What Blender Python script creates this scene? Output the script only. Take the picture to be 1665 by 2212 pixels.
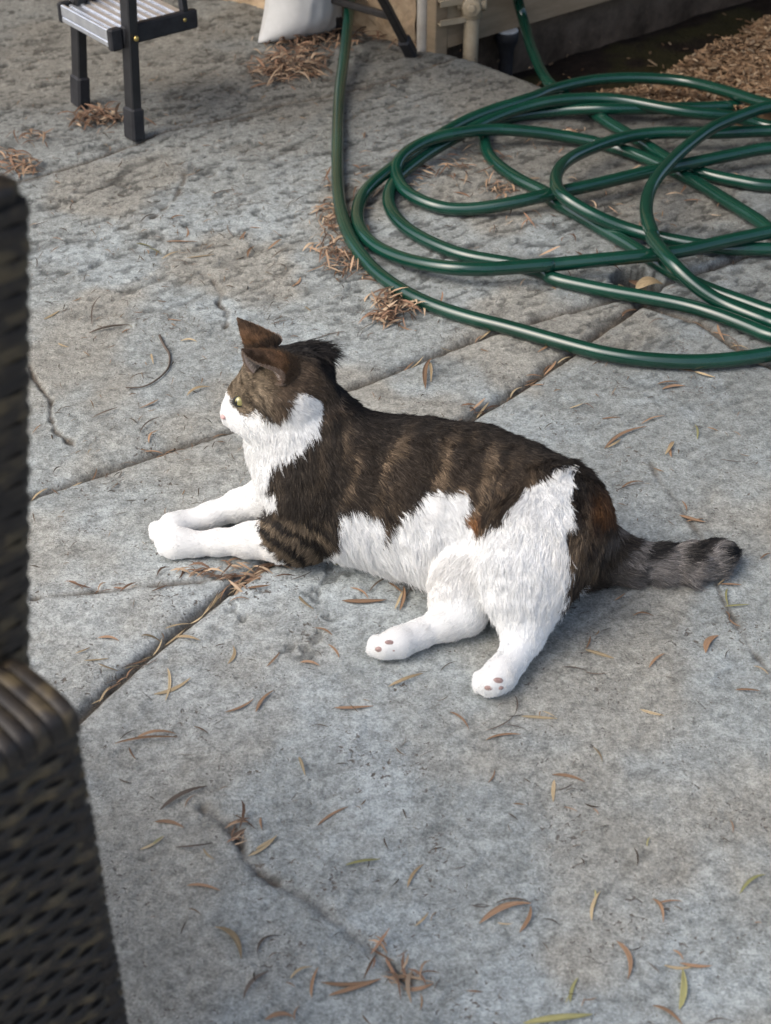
import bpy, math, random
import numpy as np
from mathutils import Vector, Matrix, Quaternion

for _o in list(bpy.data.objects):
    bpy.data.objects.remove(_o, do_unlink=True)
scene = bpy.context.scene
COL = scene.collection
R = math.radians

# ------------------------------------------------------------------ camera
CAM_H, PITCH, FPX = 1.17, R(37.0), 3280.0      # metres, down tilt, focal length in pixels of a 1665 x 2211 picture
cam_d = bpy.data.cameras.new('camera')
cam = bpy.data.objects.new('camera', cam_d)
COL.objects.link(cam)
cam.location = (0, 0, CAM_H)
cam.rotation_euler = (math.pi / 2 - PITCH, 0, 0)
cam_d.sensor_fit = 'VERTICAL'
cam_d.sensor_height = 24.0
cam_d.lens = 24.0 * FPX / 2211.0
cam_d.clip_start = 0.05
cam_d.clip_end = 500
cam_d.dof.use_dof = True
cam_d.dof.focus_distance = 1.98
cam_d.dof.aperture_fstop = 5.5
scene.camera = cam

# ------------------------------------------------------------------ sky and sun (soft light from the left)
SUN_EL, SUN_AZ = R(48), R(-120)               # azimuth measured from +Y towards +X
world = bpy.data.worlds.new('World')
scene.world = world
world.use_nodes = True
wn = world.node_tree.nodes
wl = world.node_tree.links
bg = wn['Background']
sky = wn.new('ShaderNodeTexSky')
sky.sky_type = 'NISHITA'
sky.sun_disc = False
sky.sun_elevation = SUN_EL
sky.sun_rotation = SUN_AZ
sky.air_density = 1.0
sky.dust_density = 4.5
sky.ozone_density = 1.0
wl.new(sky.outputs[0], bg.inputs[0])
bg.inputs[1].default_value = 0.15
sun_d = bpy.data.lights.new('sun', 'SUN')
sun_d.energy = 1.0
sun_d.angle = R(55)
sun_d.color = (0.93, 0.985, 1.0)
sun = bpy.data.objects.new('sun', sun_d)
COL.objects.link(sun)
sdir = Vector((math.sin(SUN_AZ) * math.cos(SUN_EL), math.cos(SUN_AZ) * math.cos(SUN_EL), math.sin(SUN_EL)))
sun.rotation_euler = sdir.to_track_quat('Z', 'Y').to_euler()
sun.location = sdir * 20
scene.view_settings.view_transform = 'Standard'
scene.view_settings.look = 'None'
scene.view_settings.gamma = 1.0
scene.view_settings.use_curve_mapping = False
scene.view_settings.exposure = 0.73
scene.render.engine = 'CYCLES'
scene.render.film_transparent = False

# ------------------------------------------------------------------ pixel rays -> places
SP, CP = math.sin(PITCH), math.cos(PITCH)
def at(px, py, h=0.0):
    """the point at height h (metres) along the ray of a picture position (1665 x 2211)"""
    a, b = (px - 832.5) / FPX, -(py - 1105.5) / FPX
    d = Vector((a, CP + b * SP, -SP + b * CP))
    t = (CAM_H - h) / -d.z
    return Vector((0, 0, CAM_H)) + d * t
def at_np(px, py, h=0.0):
    a, b = (px - 832.5) / FPX, -(py - 1105.5) / FPX
    t = (CAM_H - h) / (SP - b * CP)
    return a * t, (CP + b * SP) * t
def proj(P):
    """world points (n,3) -> picture positions"""
    X, Y, Z = P[:, 0], P[:, 1], P[:, 2] - CAM_H
    zc = Y * CP - Z * SP
    yc = Y * SP + Z * CP
    return 832.5 + FPX * X / zc, 1105.5 - FPX * yc / zc

# ------------------------------------------------------------------ numpy noise
_rng = np.random.RandomState(7)
_T2 = _rng.rand(256, 256)
_T3 = _rng.rand(64, 64, 64)
def vn2(x, y):
    xi, yi = np.floor(x).astype(int), np.floor(y).astype(int)
    fx, fy = x - xi, y - yi
    fx = fx * fx * (3 - 2 * fx); fy = fy * fy * (3 - 2 * fy)
    a = _T2[xi & 255, yi & 255]; b = _T2[(xi + 1) & 255, yi & 255]
    c = _T2[xi & 255, (yi + 1) & 255]; d = _T2[(xi + 1) & 255, (yi + 1) & 255]
    return (a * (1 - fx) + b * fx) * (1 - fy) + (c * (1 - fx) + d * fx) * fy
def fbm2(x, y, o=4, g=0.5):
    s, a, t = 0, 1, 0
    for i in range(o):
        s = s + a * vn2(x + 17.3 * i, y - 9.1 * i); t += a
        a *= g; x, y = x * 2.03, y * 2.03
    return s / t
def vn3(P):
    I = np.floor(P).astype(int)
    f = P - I
    f = f * f * (3 - 2 * f)
    I &= 63
    J = (I + 1) & 63
    x0, y0, z0 = I.T; x1, y1, z1 = J.T
    fx, fy, fz = f.T
    T = _T3
    c00 = T[x0, y0, z0] * (1 - fx) + T[x1, y0, z0] * fx
    c10 = T[x0, y1, z0] * (1 - fx) + T[x1, y1, z0] * fx
    c01 = T[x0, y0, z1] * (1 - fx) + T[x1, y0, z1] * fx
    c11 = T[x0, y1, z1] * (1 - fx) + T[x1, y1, z1] * fx
    return (c00 * (1 - fy) + c10 * fy) * (1 - fz) + (c01 * (1 - fy) + c11 * fy) * fz
def sstep(a, b, x):
    t = np.clip((x - a) / (b - a), 0, 1)
    return t * t * (3 - 2 * t)
def seg_dist(x, y, pts):
    """distance to a polyline in the plane"""
    d = np.full(x.shape, 1e9)
    for (ax, ay), (bx, by) in zip(pts[:-1], pts[1:]):
        ux, uy = bx - ax, by - ay
        L = ux * ux + uy * uy + 1e-12
        t = np.clip(((x - ax) * ux + (y - ay) * uy) / L, 0, 1)
        d = np.minimum(d, (x - ax - t * ux) ** 2 + (y - ay - t * uy) ** 2)
    return np.sqrt(d)
def in_poly(x, y, poly):
    c = np.zeros(x.shape, bool)
    n = len(poly)
    for i in range(n):
        (x1, y1), (x2, y2) = poly[i], poly[(i + 1) % n]
        if y1 == y2: continue
        c ^= ((y1 > y) != (y2 > y)) & (x < (x2 - x1) * (y - y1) / (y2 - y1) + x1)
    return c

# ------------------------------------------------------------------ object helpers
def tag(o, label=None, cat=None, group=None, kind=None):
    if label: o['label'] = label
    if cat: o['category'] = cat
    if group: o['group'] = group
    if kind: o['kind'] = kind
    return o
def link(name, data, parent=None):
    o = bpy.data.objects.new(name, data)
    COL.objects.link(o)
    if parent: o.parent = parent
    return o
def empty(name, loc=(0, 0, 0)):
    o = link(name, None)
    o.location = loc
    o.empty_display_size = 0.05
    return o
def local(v, parent):
    return [Vector(p) - parent.location for p in v] if parent else v
def mesh_obj(name, verts, faces, mat, parent=None, smooth=True, cols=None):
    me = bpy.data.meshes.new(name)
    if parent is not None:
        L = parent.matrix_world.translation if False else parent.location
        P = parent.parent
        off = np.array(L) + (np.array(P.location) if P else 0)
        verts = np.asarray(verts, float) - off
    me.from_pydata(np.asarray(verts, float).tolist(), [], [list(map(int, f)) for f in faces])
    if cols is not None:
        a = me.color_attributes.new('col', 'FLOAT_COLOR', 'POINT')
        c = np.ones((len(verts), 4), np.float32); c[:, :3] = cols
        a.data.foreach_set('color', c.ravel())
    if smooth: me.polygons.foreach_set('use_smooth', [True] * len(me.polygons))
    me.update()
    if mat: me.materials.append(mat)
    return link(name, me, parent)
def fast_mesh(name, verts, quads, mat, parent=None, smooth=True, cols=None):
    """numpy quads"""
    me = bpy.data.meshes.new(name)
    verts = np.asarray(verts, np.float32); quads = np.asarray(quads, np.int32)
    k = quads.shape[1]
    me.vertices.add(len(verts)); me.vertices.foreach_set('co', verts.ravel())
    me.loops.add(quads.size); me.loops.foreach_set('vertex_index', quads.ravel())
    me.polygons.add(len(quads))
    me.polygons.foreach_set('loop_start', np.arange(0, quads.size, k, dtype=np.int32))
    me.polygons.foreach_set('loop_total', np.full(len(quads), k, np.int32))
    me.polygons.foreach_set('use_smooth', np.full(len(quads), smooth))
    me.update(calc_edges=True)
    me.validate()
    if cols is not None:
        a = me.color_attributes.new('col', 'FLOAT_COLOR', 'POINT')
        c = np.ones((len(verts), 4), np.float32); c[:, :3] = cols
        a.data.foreach_set('color', c.ravel())
    if mat: me.materials.append(mat)
    return link(name, me, parent)
class MB:
    """collects boxes and tubes; build() links them as one mesh"""
    def __init__(s): s.v, s.f = [], []
    def box(s, c, sz, ax=None, bev=0.0):
        c = Vector(c)
        X, Y, Z = ax if ax else (Vector((1, 0, 0)), Vector((0, 1, 0)), Vector((0, 0, 1)))
        hx, hy, hz = sz[0] / 2, sz[1] / 2, sz[2] / 2
        b = min(bev, hx * .9, hy * .9, hz * .9)
        n = len(s.v)
        if b <= 0:
            for k in range(8):
                s.v.append(c + X * hx * (1 if k & 1 else -1) + Y * hy * (1 if k & 2 else -1) + Z * hz * (1 if k & 4 else -1))
            for f in ((0, 2, 3, 1), (4, 5, 7, 6), (0, 1, 5, 4), (2, 6, 7, 3), (0, 4, 6, 2), (1, 3, 7, 5)):
                s.f.append([n + i for i in f])
            return s
        # chamfered box: octagon rings
        def ring(z, inset):
            a, d = hx - inset, hy - inset
            pts = [(-a + b, -d), (a - b, -d), (a, -d + b), (a, d - b), (a - b, d), (-a + b, d), (-a, d - b), (-a, -d + b)]
            return [c + X * p + Y * q + Z * z for p, q in pts]
        rs = [ring(-hz, b), ring(-hz + b, 0), ring(hz - b, 0), ring(hz, b)]
        for r in rs: s.v += r
        s.f.append([n + i for i in range(7, -1, -1)])
        for k in range(3):
            for i in range(8):
                j = (i + 1) % 8
                s.f.append([n + k * 8 + i, n + k * 8 + j, n + k * 8 + 8 + j, n + k * 8 + 8 + i])
        s.f.append([n + 24 + i for i in range(8)])
        return s
    def bar(s, a, b, w, d, up=Vector((0, 0, 1)), bev=0.0):
        a, b = Vector(a), Vector(b)
        Z = (b - a).normalized()
        X = up.cross(Z)
        if X.length < 1e-4: X = Vector((1, 0, 0))
        X.normalize(); Y = Z.cross(X)
        return s.box((a + b) / 2, (w, d, (b - a).length), (X, Y, Z), bev)
    def tube(s, pts, rad, n=10, cap=True):
        pts = [Vector(p) for p in pts]
        m = len(pts)
        rr = rad if isinstance(rad, (list, tuple)) else [rad] * m
        T = [(pts[min(i + 1, m - 1)] - pts[max(i - 1, 0)]).normalized() for i in range(m)]
        N = T[0].cross(Vector((0.13, 0.21, 1)))
        if N.length < 1e-3: N = T[0].cross(Vector((1, 0, 0)))
        N.normalize()
        b0 = len(s.v)
        for i in range(m):
            N = (N - T[i] * N.dot(T[i])).normalized()
            B = T[i].cross(N)
            for k in range(n):
                a = 2 * math.pi * k / n
                s.v.append(pts[i] + (N * math.cos(a) + B * math.sin(a)) * rr[i])
        for i in range(m - 1):
            for k in range(n):
                j = (k + 1) % n
                s.f.append([b0 + i * n + k, b0 + i * n + j, b0 + (i + 1) * n + j, b0 + (i + 1) * n + k])
        if cap:
            s.f.append([b0 + k for k in range(n - 1, -1, -1)])
            s.f.append([b0 + (m - 1) * n + k for k in range(n)])
        return s
    def build(s, name, mat, parent=None, smooth=False, auto=False):
        o = mesh_obj(name, [tuple(v) for v in s.v], s.f, mat, parent, smooth)
        return o
def catmull(pts, n=8):
    P = [np.array(p, float) for p in pts]
    P = [2 * P[0] - P[1]] + P + [2 * P[-1] - P[-2]]
    out = []
    for i in range(1, len(P) - 2):
        p0, p1, p2, p3 = P[i - 1:i + 3]
        # centripetal
        d1 = max(np.linalg.norm(p1 - p0) ** .5, 1e-4); d2 = max(np.linalg.norm(p2 - p1) ** .5, 1e-4); d3 = max(np.linalg.norm(p3 - p2) ** .5, 1e-4)
        m1 = d2 * ((p1 - p0) / d1 - (p2 - p0) / (d1 + d2) + (p2 - p1) / d2)
        m2 = d2 * ((p2 - p1) / d2 - (p3 - p1) / (d2 + d3) + (p3 - p2) / d3)
        for k in range(n):
            t = k / n
            out.append((2 * t**3 - 3 * t**2 + 1) * p1 + (t**3 - 2 * t**2 + t) * m1 + (-2 * t**3 + 3 * t**2) * p2 + (t**3 - t**2) * m2)
    out.append(P[-2])
    return out

# ------------------------------------------------------------------ materials
def mat_new(name, base=(.5, .5, .5), rough=.6, metal=0.0, spec=.5):
    m = bpy.data.materials.new(name)
    m.use_nodes = True
    b = m.node_tree.nodes['Principled BSDF']
    b.inputs['Base Color'].default_value = (*base, 1)
    b.inputs['Roughness'].default_value = rough
    b.inputs['Metallic'].default_value = metal
    b.inputs['Specular IOR Level'].default_value = spec
    return m
def noise_col(m, c1, c2, scale, detail=6, attr=False, bump=0.0, bscale=None, lo=.35, hi=.65, bdist=.002, stretch=None):
    nt = m.node_tree; N = nt.nodes; L = nt.links
    b = N['Principled BSDF']
    tc = N.new('ShaderNodeTexCoord')
    src = tc.outputs['Object']
    if stretch:
        mp = N.new('ShaderNodeMapping'); mp.inputs['Scale'].default_value = stretch
        L.new(src, mp.inputs[0]); src = mp.outputs[0]
    nz = N.new('ShaderNodeTexNoise'); nz.inputs['Scale'].default_value = scale; nz.inputs['Detail'].default_value = detail
    nz.inputs['Roughness'].default_value = .65
    L.new(src, nz.inputs['Vector'])
    cr = N.new('ShaderNodeValToRGB')
    cr.color_ramp.elements[0].position = lo; cr.color_ramp.elements[0].color = (*c1, 1)
    cr.color_ramp.elements[1].position = hi; cr.color_ramp.elements[1].color = (*c2, 1)
    L.new(nz.outputs['Fac'], cr.inputs[0])
    L.new(cr.outputs[0], b.inputs['Base Color'])
    if bump:
        n2 = N.new('ShaderNodeTexNoise'); n2.inputs['Scale'].default_value = bscale or scale * 2; n2.inputs['Detail'].default_value = 5
        L.new(src, n2.inputs['Vector'])
        bp = N.new('ShaderNodeBump'); bp.inputs['Strength'].default_value = bump; bp.inputs['Distance'].default_value = bdist
        L.new(n2.outputs['Fac'], bp.inputs['Height']); L.new(bp.outputs[0], b.inputs['Normal'])
    return m

# concrete: vertex colour (stains, dirt, painted light and shade) x fine grain, pits in the bump
def concrete_mat():
    m = mat_new('stamped_concrete', rough=.8, spec=.35)
    nt = m.node_tree; N = nt.nodes; L = nt.links; b = N['Principled BSDF']
    tc = N.new('ShaderNodeTexCoord')
    at_ = N.new('ShaderNodeAttribute'); at_.attribute_name = 'col'
    n1 = N.new('ShaderNodeTexNoise'); n1.inputs['Scale'].default_value = 85; n1.inputs['Detail'].default_value = 6; n1.inputs['Roughness'].default_value = .74
    L.new(tc.outputs['Object'], n1.inputs['Vector'])
    r1 = N.new('ShaderNodeValToRGB'); e = r1.color_ramp.elements
    e[0].position = .30; e[0].color = (.52, .525, .515, 1); e[1].position = .70; e[1].color = (1.38, 1.39, 1.39, 1)
    n1b = N.new('ShaderNodeTexNoise'); n1b.inputs['Scale'].default_value = 330; n1b.inputs['Detail'].default_value = 4; n1b.inputs['Roughness'].default_value = .7
    L.new(tc.outputs['Object'], n1b.inputs['Vector'])
    nm = N.new('ShaderNodeMath'); nm.operation = 'MULTIPLY_ADD'; nm.inputs[1].default_value = .9; nm.inputs[2].default_value = -.45
    L.new(n1b.outputs['Fac'], nm.inputs[0])
    na = N.new('ShaderNodeMath'); na.operation = 'ADD'
    L.new(n1.outputs['Fac'], na.inputs[0]); L.new(nm.outputs[0], na.inputs[1])
    L.new(na.outputs[0], r1.inputs[0])
    mu = N.new('ShaderNodeMix'); mu.data_type = 'RGBA'; mu.blend_type = 'MULTIPLY'; mu.inputs['Factor'].default_value = 1
    L.new(at_.outputs['Color'], mu.inputs[6]); L.new(r1.outputs[0], mu.inputs[7])
    # small dark pits and specks of uneven size
    v = N.new('ShaderNodeTexNoise'); v.inputs['Scale'].default_value = 170; v.inputs['Detail'].default_value = 3; v.inputs['Roughness'].default_value = .55; v.inputs['Distortion'].default_value = .6
    L.new(tc.outputs['Object'], v.inputs['Vector'])
    n3 = N.new('ShaderNodeTexNoise'); n3.inputs['Scale'].default_value = 14; n3.inputs['Detail'].default_value = 4
    L.new(tc.outputs['Object'], n3.inputs['Vector'])
    ma = N.new('ShaderNodeMath'); ma.operation = 'MULTIPLY_ADD'; ma.inputs[1].default_value = .42; ma.inputs[2].default_value = -.845
    L.new(n3.outputs['Fac'], ma.inputs[0])
    lt = N.new('ShaderNodeMath'); lt.operation = 'ADD'
    L.new(ma.outputs[0], lt.inputs[0]); L.new(v.outputs['Fac'], lt.inputs[1])
    sp = N.new('ShaderNodeMath'); sp.operation = 'MULTIPLY'; sp.use_clamp = True; sp.inputs[1].default_value = 12
    L.new(lt.outputs[0], sp.inputs[0])
    m2 = N.new('ShaderNodeMix'); m2.data_type = 'RGBA'; m2.blend_type = 'MIX'
    L.new(sp.outputs[0], m2.inputs['Factor']); L.new(mu.outputs[2], m2.inputs[6]); m2.inputs[7].default_value = (.12, .105, .09, 1)
    L.new(m2.outputs[2], b.inputs['Base Color'])
    nb = N.new('ShaderNodeTexNoise'); nb.inputs['Scale'].default_value = 120; nb.inputs['Detail'].default_value = 7; nb.inputs['Roughness'].default_value = .72
    L.new(tc.outputs['Object'], nb.inputs['Vector'])
    hs = N.new('ShaderNodeMath'); hs.operation = 'MULTIPLY_ADD'; hs.inputs[1].default_value = -.35
    L.new(sp.outputs[0], hs.inputs[0]); L.new(nb.outputs['Fac'], hs.inputs[2])
    bp = N.new('ShaderNodeBump'); bp.inputs['Strength'].default_value = .7; bp.inputs['Distance'].default_value = .005
    L.new(hs.outputs[0], bp.inputs['Height']); L.new(bp.outputs[0], b.inputs['Normal'])
    return m
def attr_mat(name, attr='col', rough=.7, spec=.3, grain=None):
    m = mat_new(name, rough=rough, spec=spec)
    N = m.node_tree.nodes; L = m.node_tree.links
    a = N.new('ShaderNodeAttribute'); a.attribute_name = attr
    L.new(a.outputs['Color'], N['Principled BSDF'].inputs['Base Color'])
    return m
M = {}
M['concrete'] = concrete_mat()
M['soil'] = noise_col(mat_new('soil', rough=.95, spec=.1), (.012, .009, .007), (.06, .043, .03), 30, bump=.8, bscale=70, bdist=.01)
M['mulch_bed'] = noise_col(mat_new('mulch_bed', rough=.95, spec=.1), (.05, .033, .02), (.19, .125, .075), 60, bump=.9, bscale=90, bdist=.01)
M['stucco'] = noise_col(mat_new('stucco', rough=.9, spec=.15), (.28, .20, .125), (.40, .30, .195), 22, bump=.9, bscale=75, bdist=.006)
M['siding'] = noise_col(mat_new('siding', rough=.75, spec=.25), (.20, .15, .095), (.27, .205, .135), 9, bump=.25, bscale=60, stretch=(1, 1, 6))
M['foundation'] = noise_col(mat_new('foundation', rough=.95, spec=.1), (.055, .040, .028), (.15, .11, .078), 12, bump=.7, bscale=40, bdist=.006)
M['pipe_tan'] = noise_col(mat_new('pipe_tan', rough=.55, spec=.35), (.26, .21, .14), (.35, .29, .205), 35, bump=.25, bscale=90)
M['pipe_white'] = noise_col(mat_new('pipe_white', rough=.5, spec=.35), (.36, .325, .275), (.46, .425, .37), 30, bump=.15, bscale=80)
M['hose'] = noise_col(mat_new('hose_green', rough=.20, spec=.75), (.003, .029, .018), (.005, .043, .027), 7, detail=4, bump=.05, bscale=240, bdist=.0006)
M['black_metal'] = noise_col(mat_new('black_metal', rough=.42, spec=.5), (.008, .008, .009), (.016, .016, .018), 40, bump=.12, bscale=500, bdist=.0004)
M['black_plastic'] = noise_col(mat_new('black_plastic', rough=.6, spec=.35), (.012, .012, .014), (.024, .024, .027), 40)
M['alu'] = noise_col(mat_new('aluminium', rough=.38, metal=.85), (.60, .62, .66), (.74, .76, .79), 50, bump=.1, bscale=300, bdist=.0004)
M['brass'] = mat_new('brass', (.55, .42, .15), .35, .9)
M['bag'] = noise_col(mat_new('woven_bag', rough=.62, spec=.35), (.40, .40, .39), (.53, .53, .52), 6, bump=.35, bscale=330, bdist=.0012)
M['stand'] = noise_col(mat_new('stand_metal', rough=.45, spec=.4), (.014, .013, .013), (.03, .027, .026), 60, bump=.15, bscale=200)
M['grey_cap'] = noise_col(mat_new('grey_cap', rough=.6), (.34, .35, .36), (.46, .47, .48), 60)
# ================================================================== THE SETTING
def gpoly(pts, h=0.0):
    return [tuple(at(x, y, h)[:2]) for x, y in pts]
J4 = [(-420, 505), (0, 398), (100, 372), (190, 345), (281, 312), (347, 286), (483, 256), (548, 236), (700, 205), (820, 176), (905, 150), (1000, 118)]
J1 = [(-420, 1215), (60, 1065), (180, 1025), (310, 978), (440, 940), (490, 925), (740, 838), (830, 805), (930, 765), (1050, 720), (1200, 675), (1330, 640), (1450, 600), (1560, 562), (1665, 526), (2100, 370)]
J2 = [(-420, 2090), (175, 1535), (300, 1420), (400, 1340), (480, 1275), (560, 1220), (620, 1185), (1030, 885), (1100, 845), (1180, 790), (1225, 760), (1300, 705), (1385, 650), (1420, 615)]
J7 = [(1385, 650), (1450, 672), (1510, 690), (1560, 720), (1600, 748), (1700, 800), (2100, 1010)]
J3 = [(70, 1292), (150, 1283), (260, 1270), (360, 1262), (430, 1252), (500, 1240), (580, 1213)]
J5 = [(440, 1738), (475, 1765), (510, 1795), (530, 1845), (560, 1880), (615, 1912), (660, 1935), (700, 1968), (745, 2000), (790, 2035), (830, 2075), (880, 2110)]
J6 = [(1405, 1000), (1425, 1040), (1460, 1080), (1530, 1180), (1550, 1270), (1580, 1330), (1620, 1400), (1660, 1450)]
C1 = [(60, 786), (85, 830), (108, 860), (112, 905), (120, 930), (160, 960)]
C2 = [(455, 598), (478, 625), (470, 650), (492, 668), (485, 700)]
C3 = [(395, 360), (400, 385), (375, 430), (330, 470)]
EDGE = [(860, 104), (925, 104), (960, 108), (1000, 118), (1060, 138), (1120, 160), (1185, 187), (1280, 212), (1400, 232), (1550, 255), (1700, 280), (2200, 350)]
G = {k: gpoly(v) for k, v in dict(J1=J1, J2=J2, J3=J3, J4=J4, J5=J5, J6=J6, J7=J7, C1=C1, C2=C2, C3=C3, EDGE=EDGE).items()}
DRAIN = at(1376, 602)
def ground_fields(x, y):
    """height and colour of the stamped concrete at plane positions (vectorised)"""
    # stamped slate relief, long along the direction of the joints
    ca, sa = math.cos(R(33)), math.sin(R(33))
    u, v = x * ca + y * sa, -x * sa + y * ca
    warp = fbm2(x * 6 + 3, y * 6, 3) - .5
    big = fbm2(u * 3.2 + 5, v * 7.5 + warp * 1.2, 4)
    ridg = 1 - np.abs(2 * fbm2(u * 7 + 11 + warp, v * 26 + warp * 3, 4) - 1)
    fine = fbm2(x * 75, y * 75, 4)
    mid = fbm2(x * 22 + 9, y * 22, 4)
    far = sstep(1.75, 2.25, y + .25 * x)              # the slabs beyond the cat carry deeper relief
    h = (big - .62) * .009 - .0035 * sstep(.45, 1.0, 1 - ridg) * (.35 + .9 * far) + (mid - .5) * .0028 + (fine - .5) * (.0012 + .0010 * far)
    # chipped pockets
    pk = fbm2(u * 16 + 31, v * 30 + 7, 3)
    pock = sstep(.66, .74, pk)
    h -= pock * (.0012 + .0022 * far)
    # a few deep pits around the middle of the near slab
    q = fbm2(x * 60 + 2, y * 60, 2)
    pit = sstep(.66, .76, q) * sstep(.12, .03, np.abs(np.hypot(x + .10, (y - 1.36) * .9) - .03))
    h -= pit * .003
    rag = (fbm2(x * 60, y * 60, 3) - .5) * .006
    dirt = np.zeros_like(x)
    def groove(k, w, dep, soft=1.0, fade=None):
        nonlocal h, dirt
        d = np.maximum(seg_dist(x, y, G[k]) + rag * soft, 0)
        g = np.exp(-(d / w) ** 2)
        if fade is not None: g = g * fade
        h -= dep * g
        dirt = np.maximum(dirt, g ** .8)
        return d
    d1 = groove('J1', .0052, .011, .6)
    d2 = groove('J2', .0068, .012, .5)
    groove('J4', .0045, .006, .9)
    groove('J7', .0075, .011, .9)
    f3 = .35 + .65 * sstep(.35, .6, fbm2(x * 30, y * 30, 2))
    groove('J3', .0042, .006, 1.0, f3)
    groove('J5', .0058, .009, 1.2, .3 + .7 * sstep(.35, .6, fbm2(x * 24 + 4, y * 24, 2)))
    groove('J6', .0035, .0022, 1.3, f3 * .7)
    groove('C1', .0030, .006, 2.0, f3); groove('C2', .0036, .006, 2.4, f3); groove('C3', .0026, .003, 2.2, f3 * .8)
    # rounded shoulder of the slab beyond joint 1 and 2
    px, py = 0, 0
    h -= .004 * np.exp(-(d1 / .02) ** 2) + .003 * np.exp(-(d2 / .018) ** 2)
    # drain hole
    dd = np.hypot(x - DRAIN.x, y - DRAIN.y) + rag * .4
    hole = sstep(.043, .036, dd)
    h -= hole * .045
    # colours
    n1 = fbm2(x * 4 + 40, y * 4, 4); n2 = fbm2(x * 11 + 7, y * 11 + 3, 4); n3 = fbm2(x * 40, y * 40 + 3, 3)
    base = np.stack([.318 + 0 * x, .330 + 0 * x, .322 + 0 * x], 1)
    warm = np.array([.325, .305, .268]); cool = np.array([.365, .39, .395]); pale = np.array([.46, .485, .49])
    w_ = sstep(.46, .62, n1)[:, None] * .9
    base = base * (1 - w_) + warm * w_
    c_ = (sstep(.50, .66, n2) * sstep(.62, .40, n1))[:, None] * .8
    base = base * (1 - c_) + cool * c_
    # pale bloom on the near left, widened to paint back light the chair blocks
    bl = np.exp(-(((x + .20) / .30) ** 2 + ((y - 1.40) / .26) ** 2)) * (.4 + .6 * sstep(.35, .62, n2))
    bl = np.maximum(bl, .6 * np.exp(-(((x + .05) / .10) ** 2 + ((y - 1.17) / .08) ** 2)) * sstep(.4, .6, n2))
    base = base * (1 - .85 * bl[:, None]) + pale * .85 * bl[:, None]
    # brownish dirt, deepened to paint in shade towards the house and stool
    dirt_shade = sstep(2.25, 2.95, y) * (.55 + .45 * n2)
    base = base * (1 - .9 * dirt_shade[:, None]) + np.array([.130, .126, .116]) * .9 * dirt_shade[:, None]
    base *= (.82 + .36 * n3)[:, None] * .93 * (1 - .30 * sstep(.10, .45, x) * sstep(1.55, 1.9, y))[:, None]  # last factor paints shade into the colour of the right side
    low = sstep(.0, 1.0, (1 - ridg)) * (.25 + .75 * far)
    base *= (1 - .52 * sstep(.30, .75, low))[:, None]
    fk = fbm2(u * 38 + 3, v * 95 + 5, 3)
    fleck = sstep(.62, .70, fk) * (.25 + .75 * far)
    h -= fleck * .0016
    base *= (1 - .58 * fleck)[:, None]
    base *= (1 - (.10 + .22 * far) * pock)[:, None] * (1 - .45 * pit)[:, None]
    dirt = np.clip(dirt, 0, 1)[:, None]
    base = base * (1 - .88 * dirt) + np.array([.075, .055, .038]) * .88 * dirt
    base = base * (1 - hole[:, None]) + np.array([.03, .024, .018]) * hole[:, None]
    base = base * np.array([.985, .998, .985])
    return h, base
def ground_h(x, y):
    h, _ = ground_fields(np.atleast_1d(np.asarray(x, float)), np.atleast_1d(np.asarray(y, float)))
    return h
def ipl(poly, x):
    return np.interp(x, [p[0] for p in poly], [p[1] for p in poly])
STEP = 3.4
gx = np.arange(-380, 2060, STEP); gy = np.arange(-230, 2480, STEP)
PX, PY = np.meshgrid(gx, gy)
X, Y = at_np(PX, PY)
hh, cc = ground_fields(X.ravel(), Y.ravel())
pxr, pyr = PX.ravel(), PY.ravel()
e_side = (pxr > 880) & (pyr < ipl(EDGE, pxr))
ed = seg_dist(X.ravel(), Y.ravel(), G['EDGE']) * np.where(e_side, -1, 1)
hh = hh - .15 * sstep(.004, -.014, ed) - .005 * np.exp(-(np.maximum(ed, 0) / .012) ** 2)
V = np.stack([X.ravel(), Y.ravel(), hh], 1)
nx, ny = len(gx), len(gy)
idx = np.arange(nx * ny).reshape(ny, nx)
Q = np.stack([idx[1:, :-1], idx[1:, 1:], idx[:-1, 1:], idx[:-1, :-1]], -1).reshape(-1, 4)
cxp, cyp = pxr[Q].mean(1), pyr[Q].mean(1)
keep = ed[Q].min(1) > -.03
region = np.full(len(Q), 3)
region[cyp < ipl(J2, np.minimum(cxp, 1420))] = 2
region[cyp < ipl(J1, cxp)] = 1
region[cyp < ipl(J4, np.minimum(cxp, 1000))] = 0
region[(cxp > 1385) & (cyp > ipl(J1, cxp)) & (cyp < ipl(J7, cxp))] = 4
# root sheet: the patio round the detailed slabs, out to the left, right and behind the viewer
cs = .15
qx = np.arange(-6, 6, cs); qy = np.arange(-4, 6.5, cs)
CX, CY = np.meshgrid(qx, qy); CX = CX.ravel() + cs / 2; CY = CY.ravel() + cs / 2
pp = np.stack([CX, CY, np.zeros_like(CX)], 1)
zc = CY * CP + CAM_H * SP
ppx, ppy = proj(pp)
inside = (zc > .3) & (ppx > -330) & (ppx < 2010) & (ppy > -190) & (ppy < 2430)
beyond = (CY > 1.8) & (CX > .12) & (CX * .62 + 0 < 99) & (ppy < ipl(EDGE, ppx) + 40)
ok = ~inside & ~beyond
vv, ff, ccs = [], [], []
for x0, y0 in zip(CX[ok], CY[ok]):
    n = len(vv); a = cs / 2
    vv += [(x0 - a, y0 - a, -.012), (x0 + a, y0 - a, -.012), (x0 + a, y0 + a, -.012), (x0 - a, y0 + a, -.012)]
    ff.append((n, n + 1, n + 2, n + 3))
patio = fast_mesh('patio', np.array(vv), np.array(ff), M['concrete'], cols=np.tile([.28, .28, .27], (len(vv), 1)))
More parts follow.
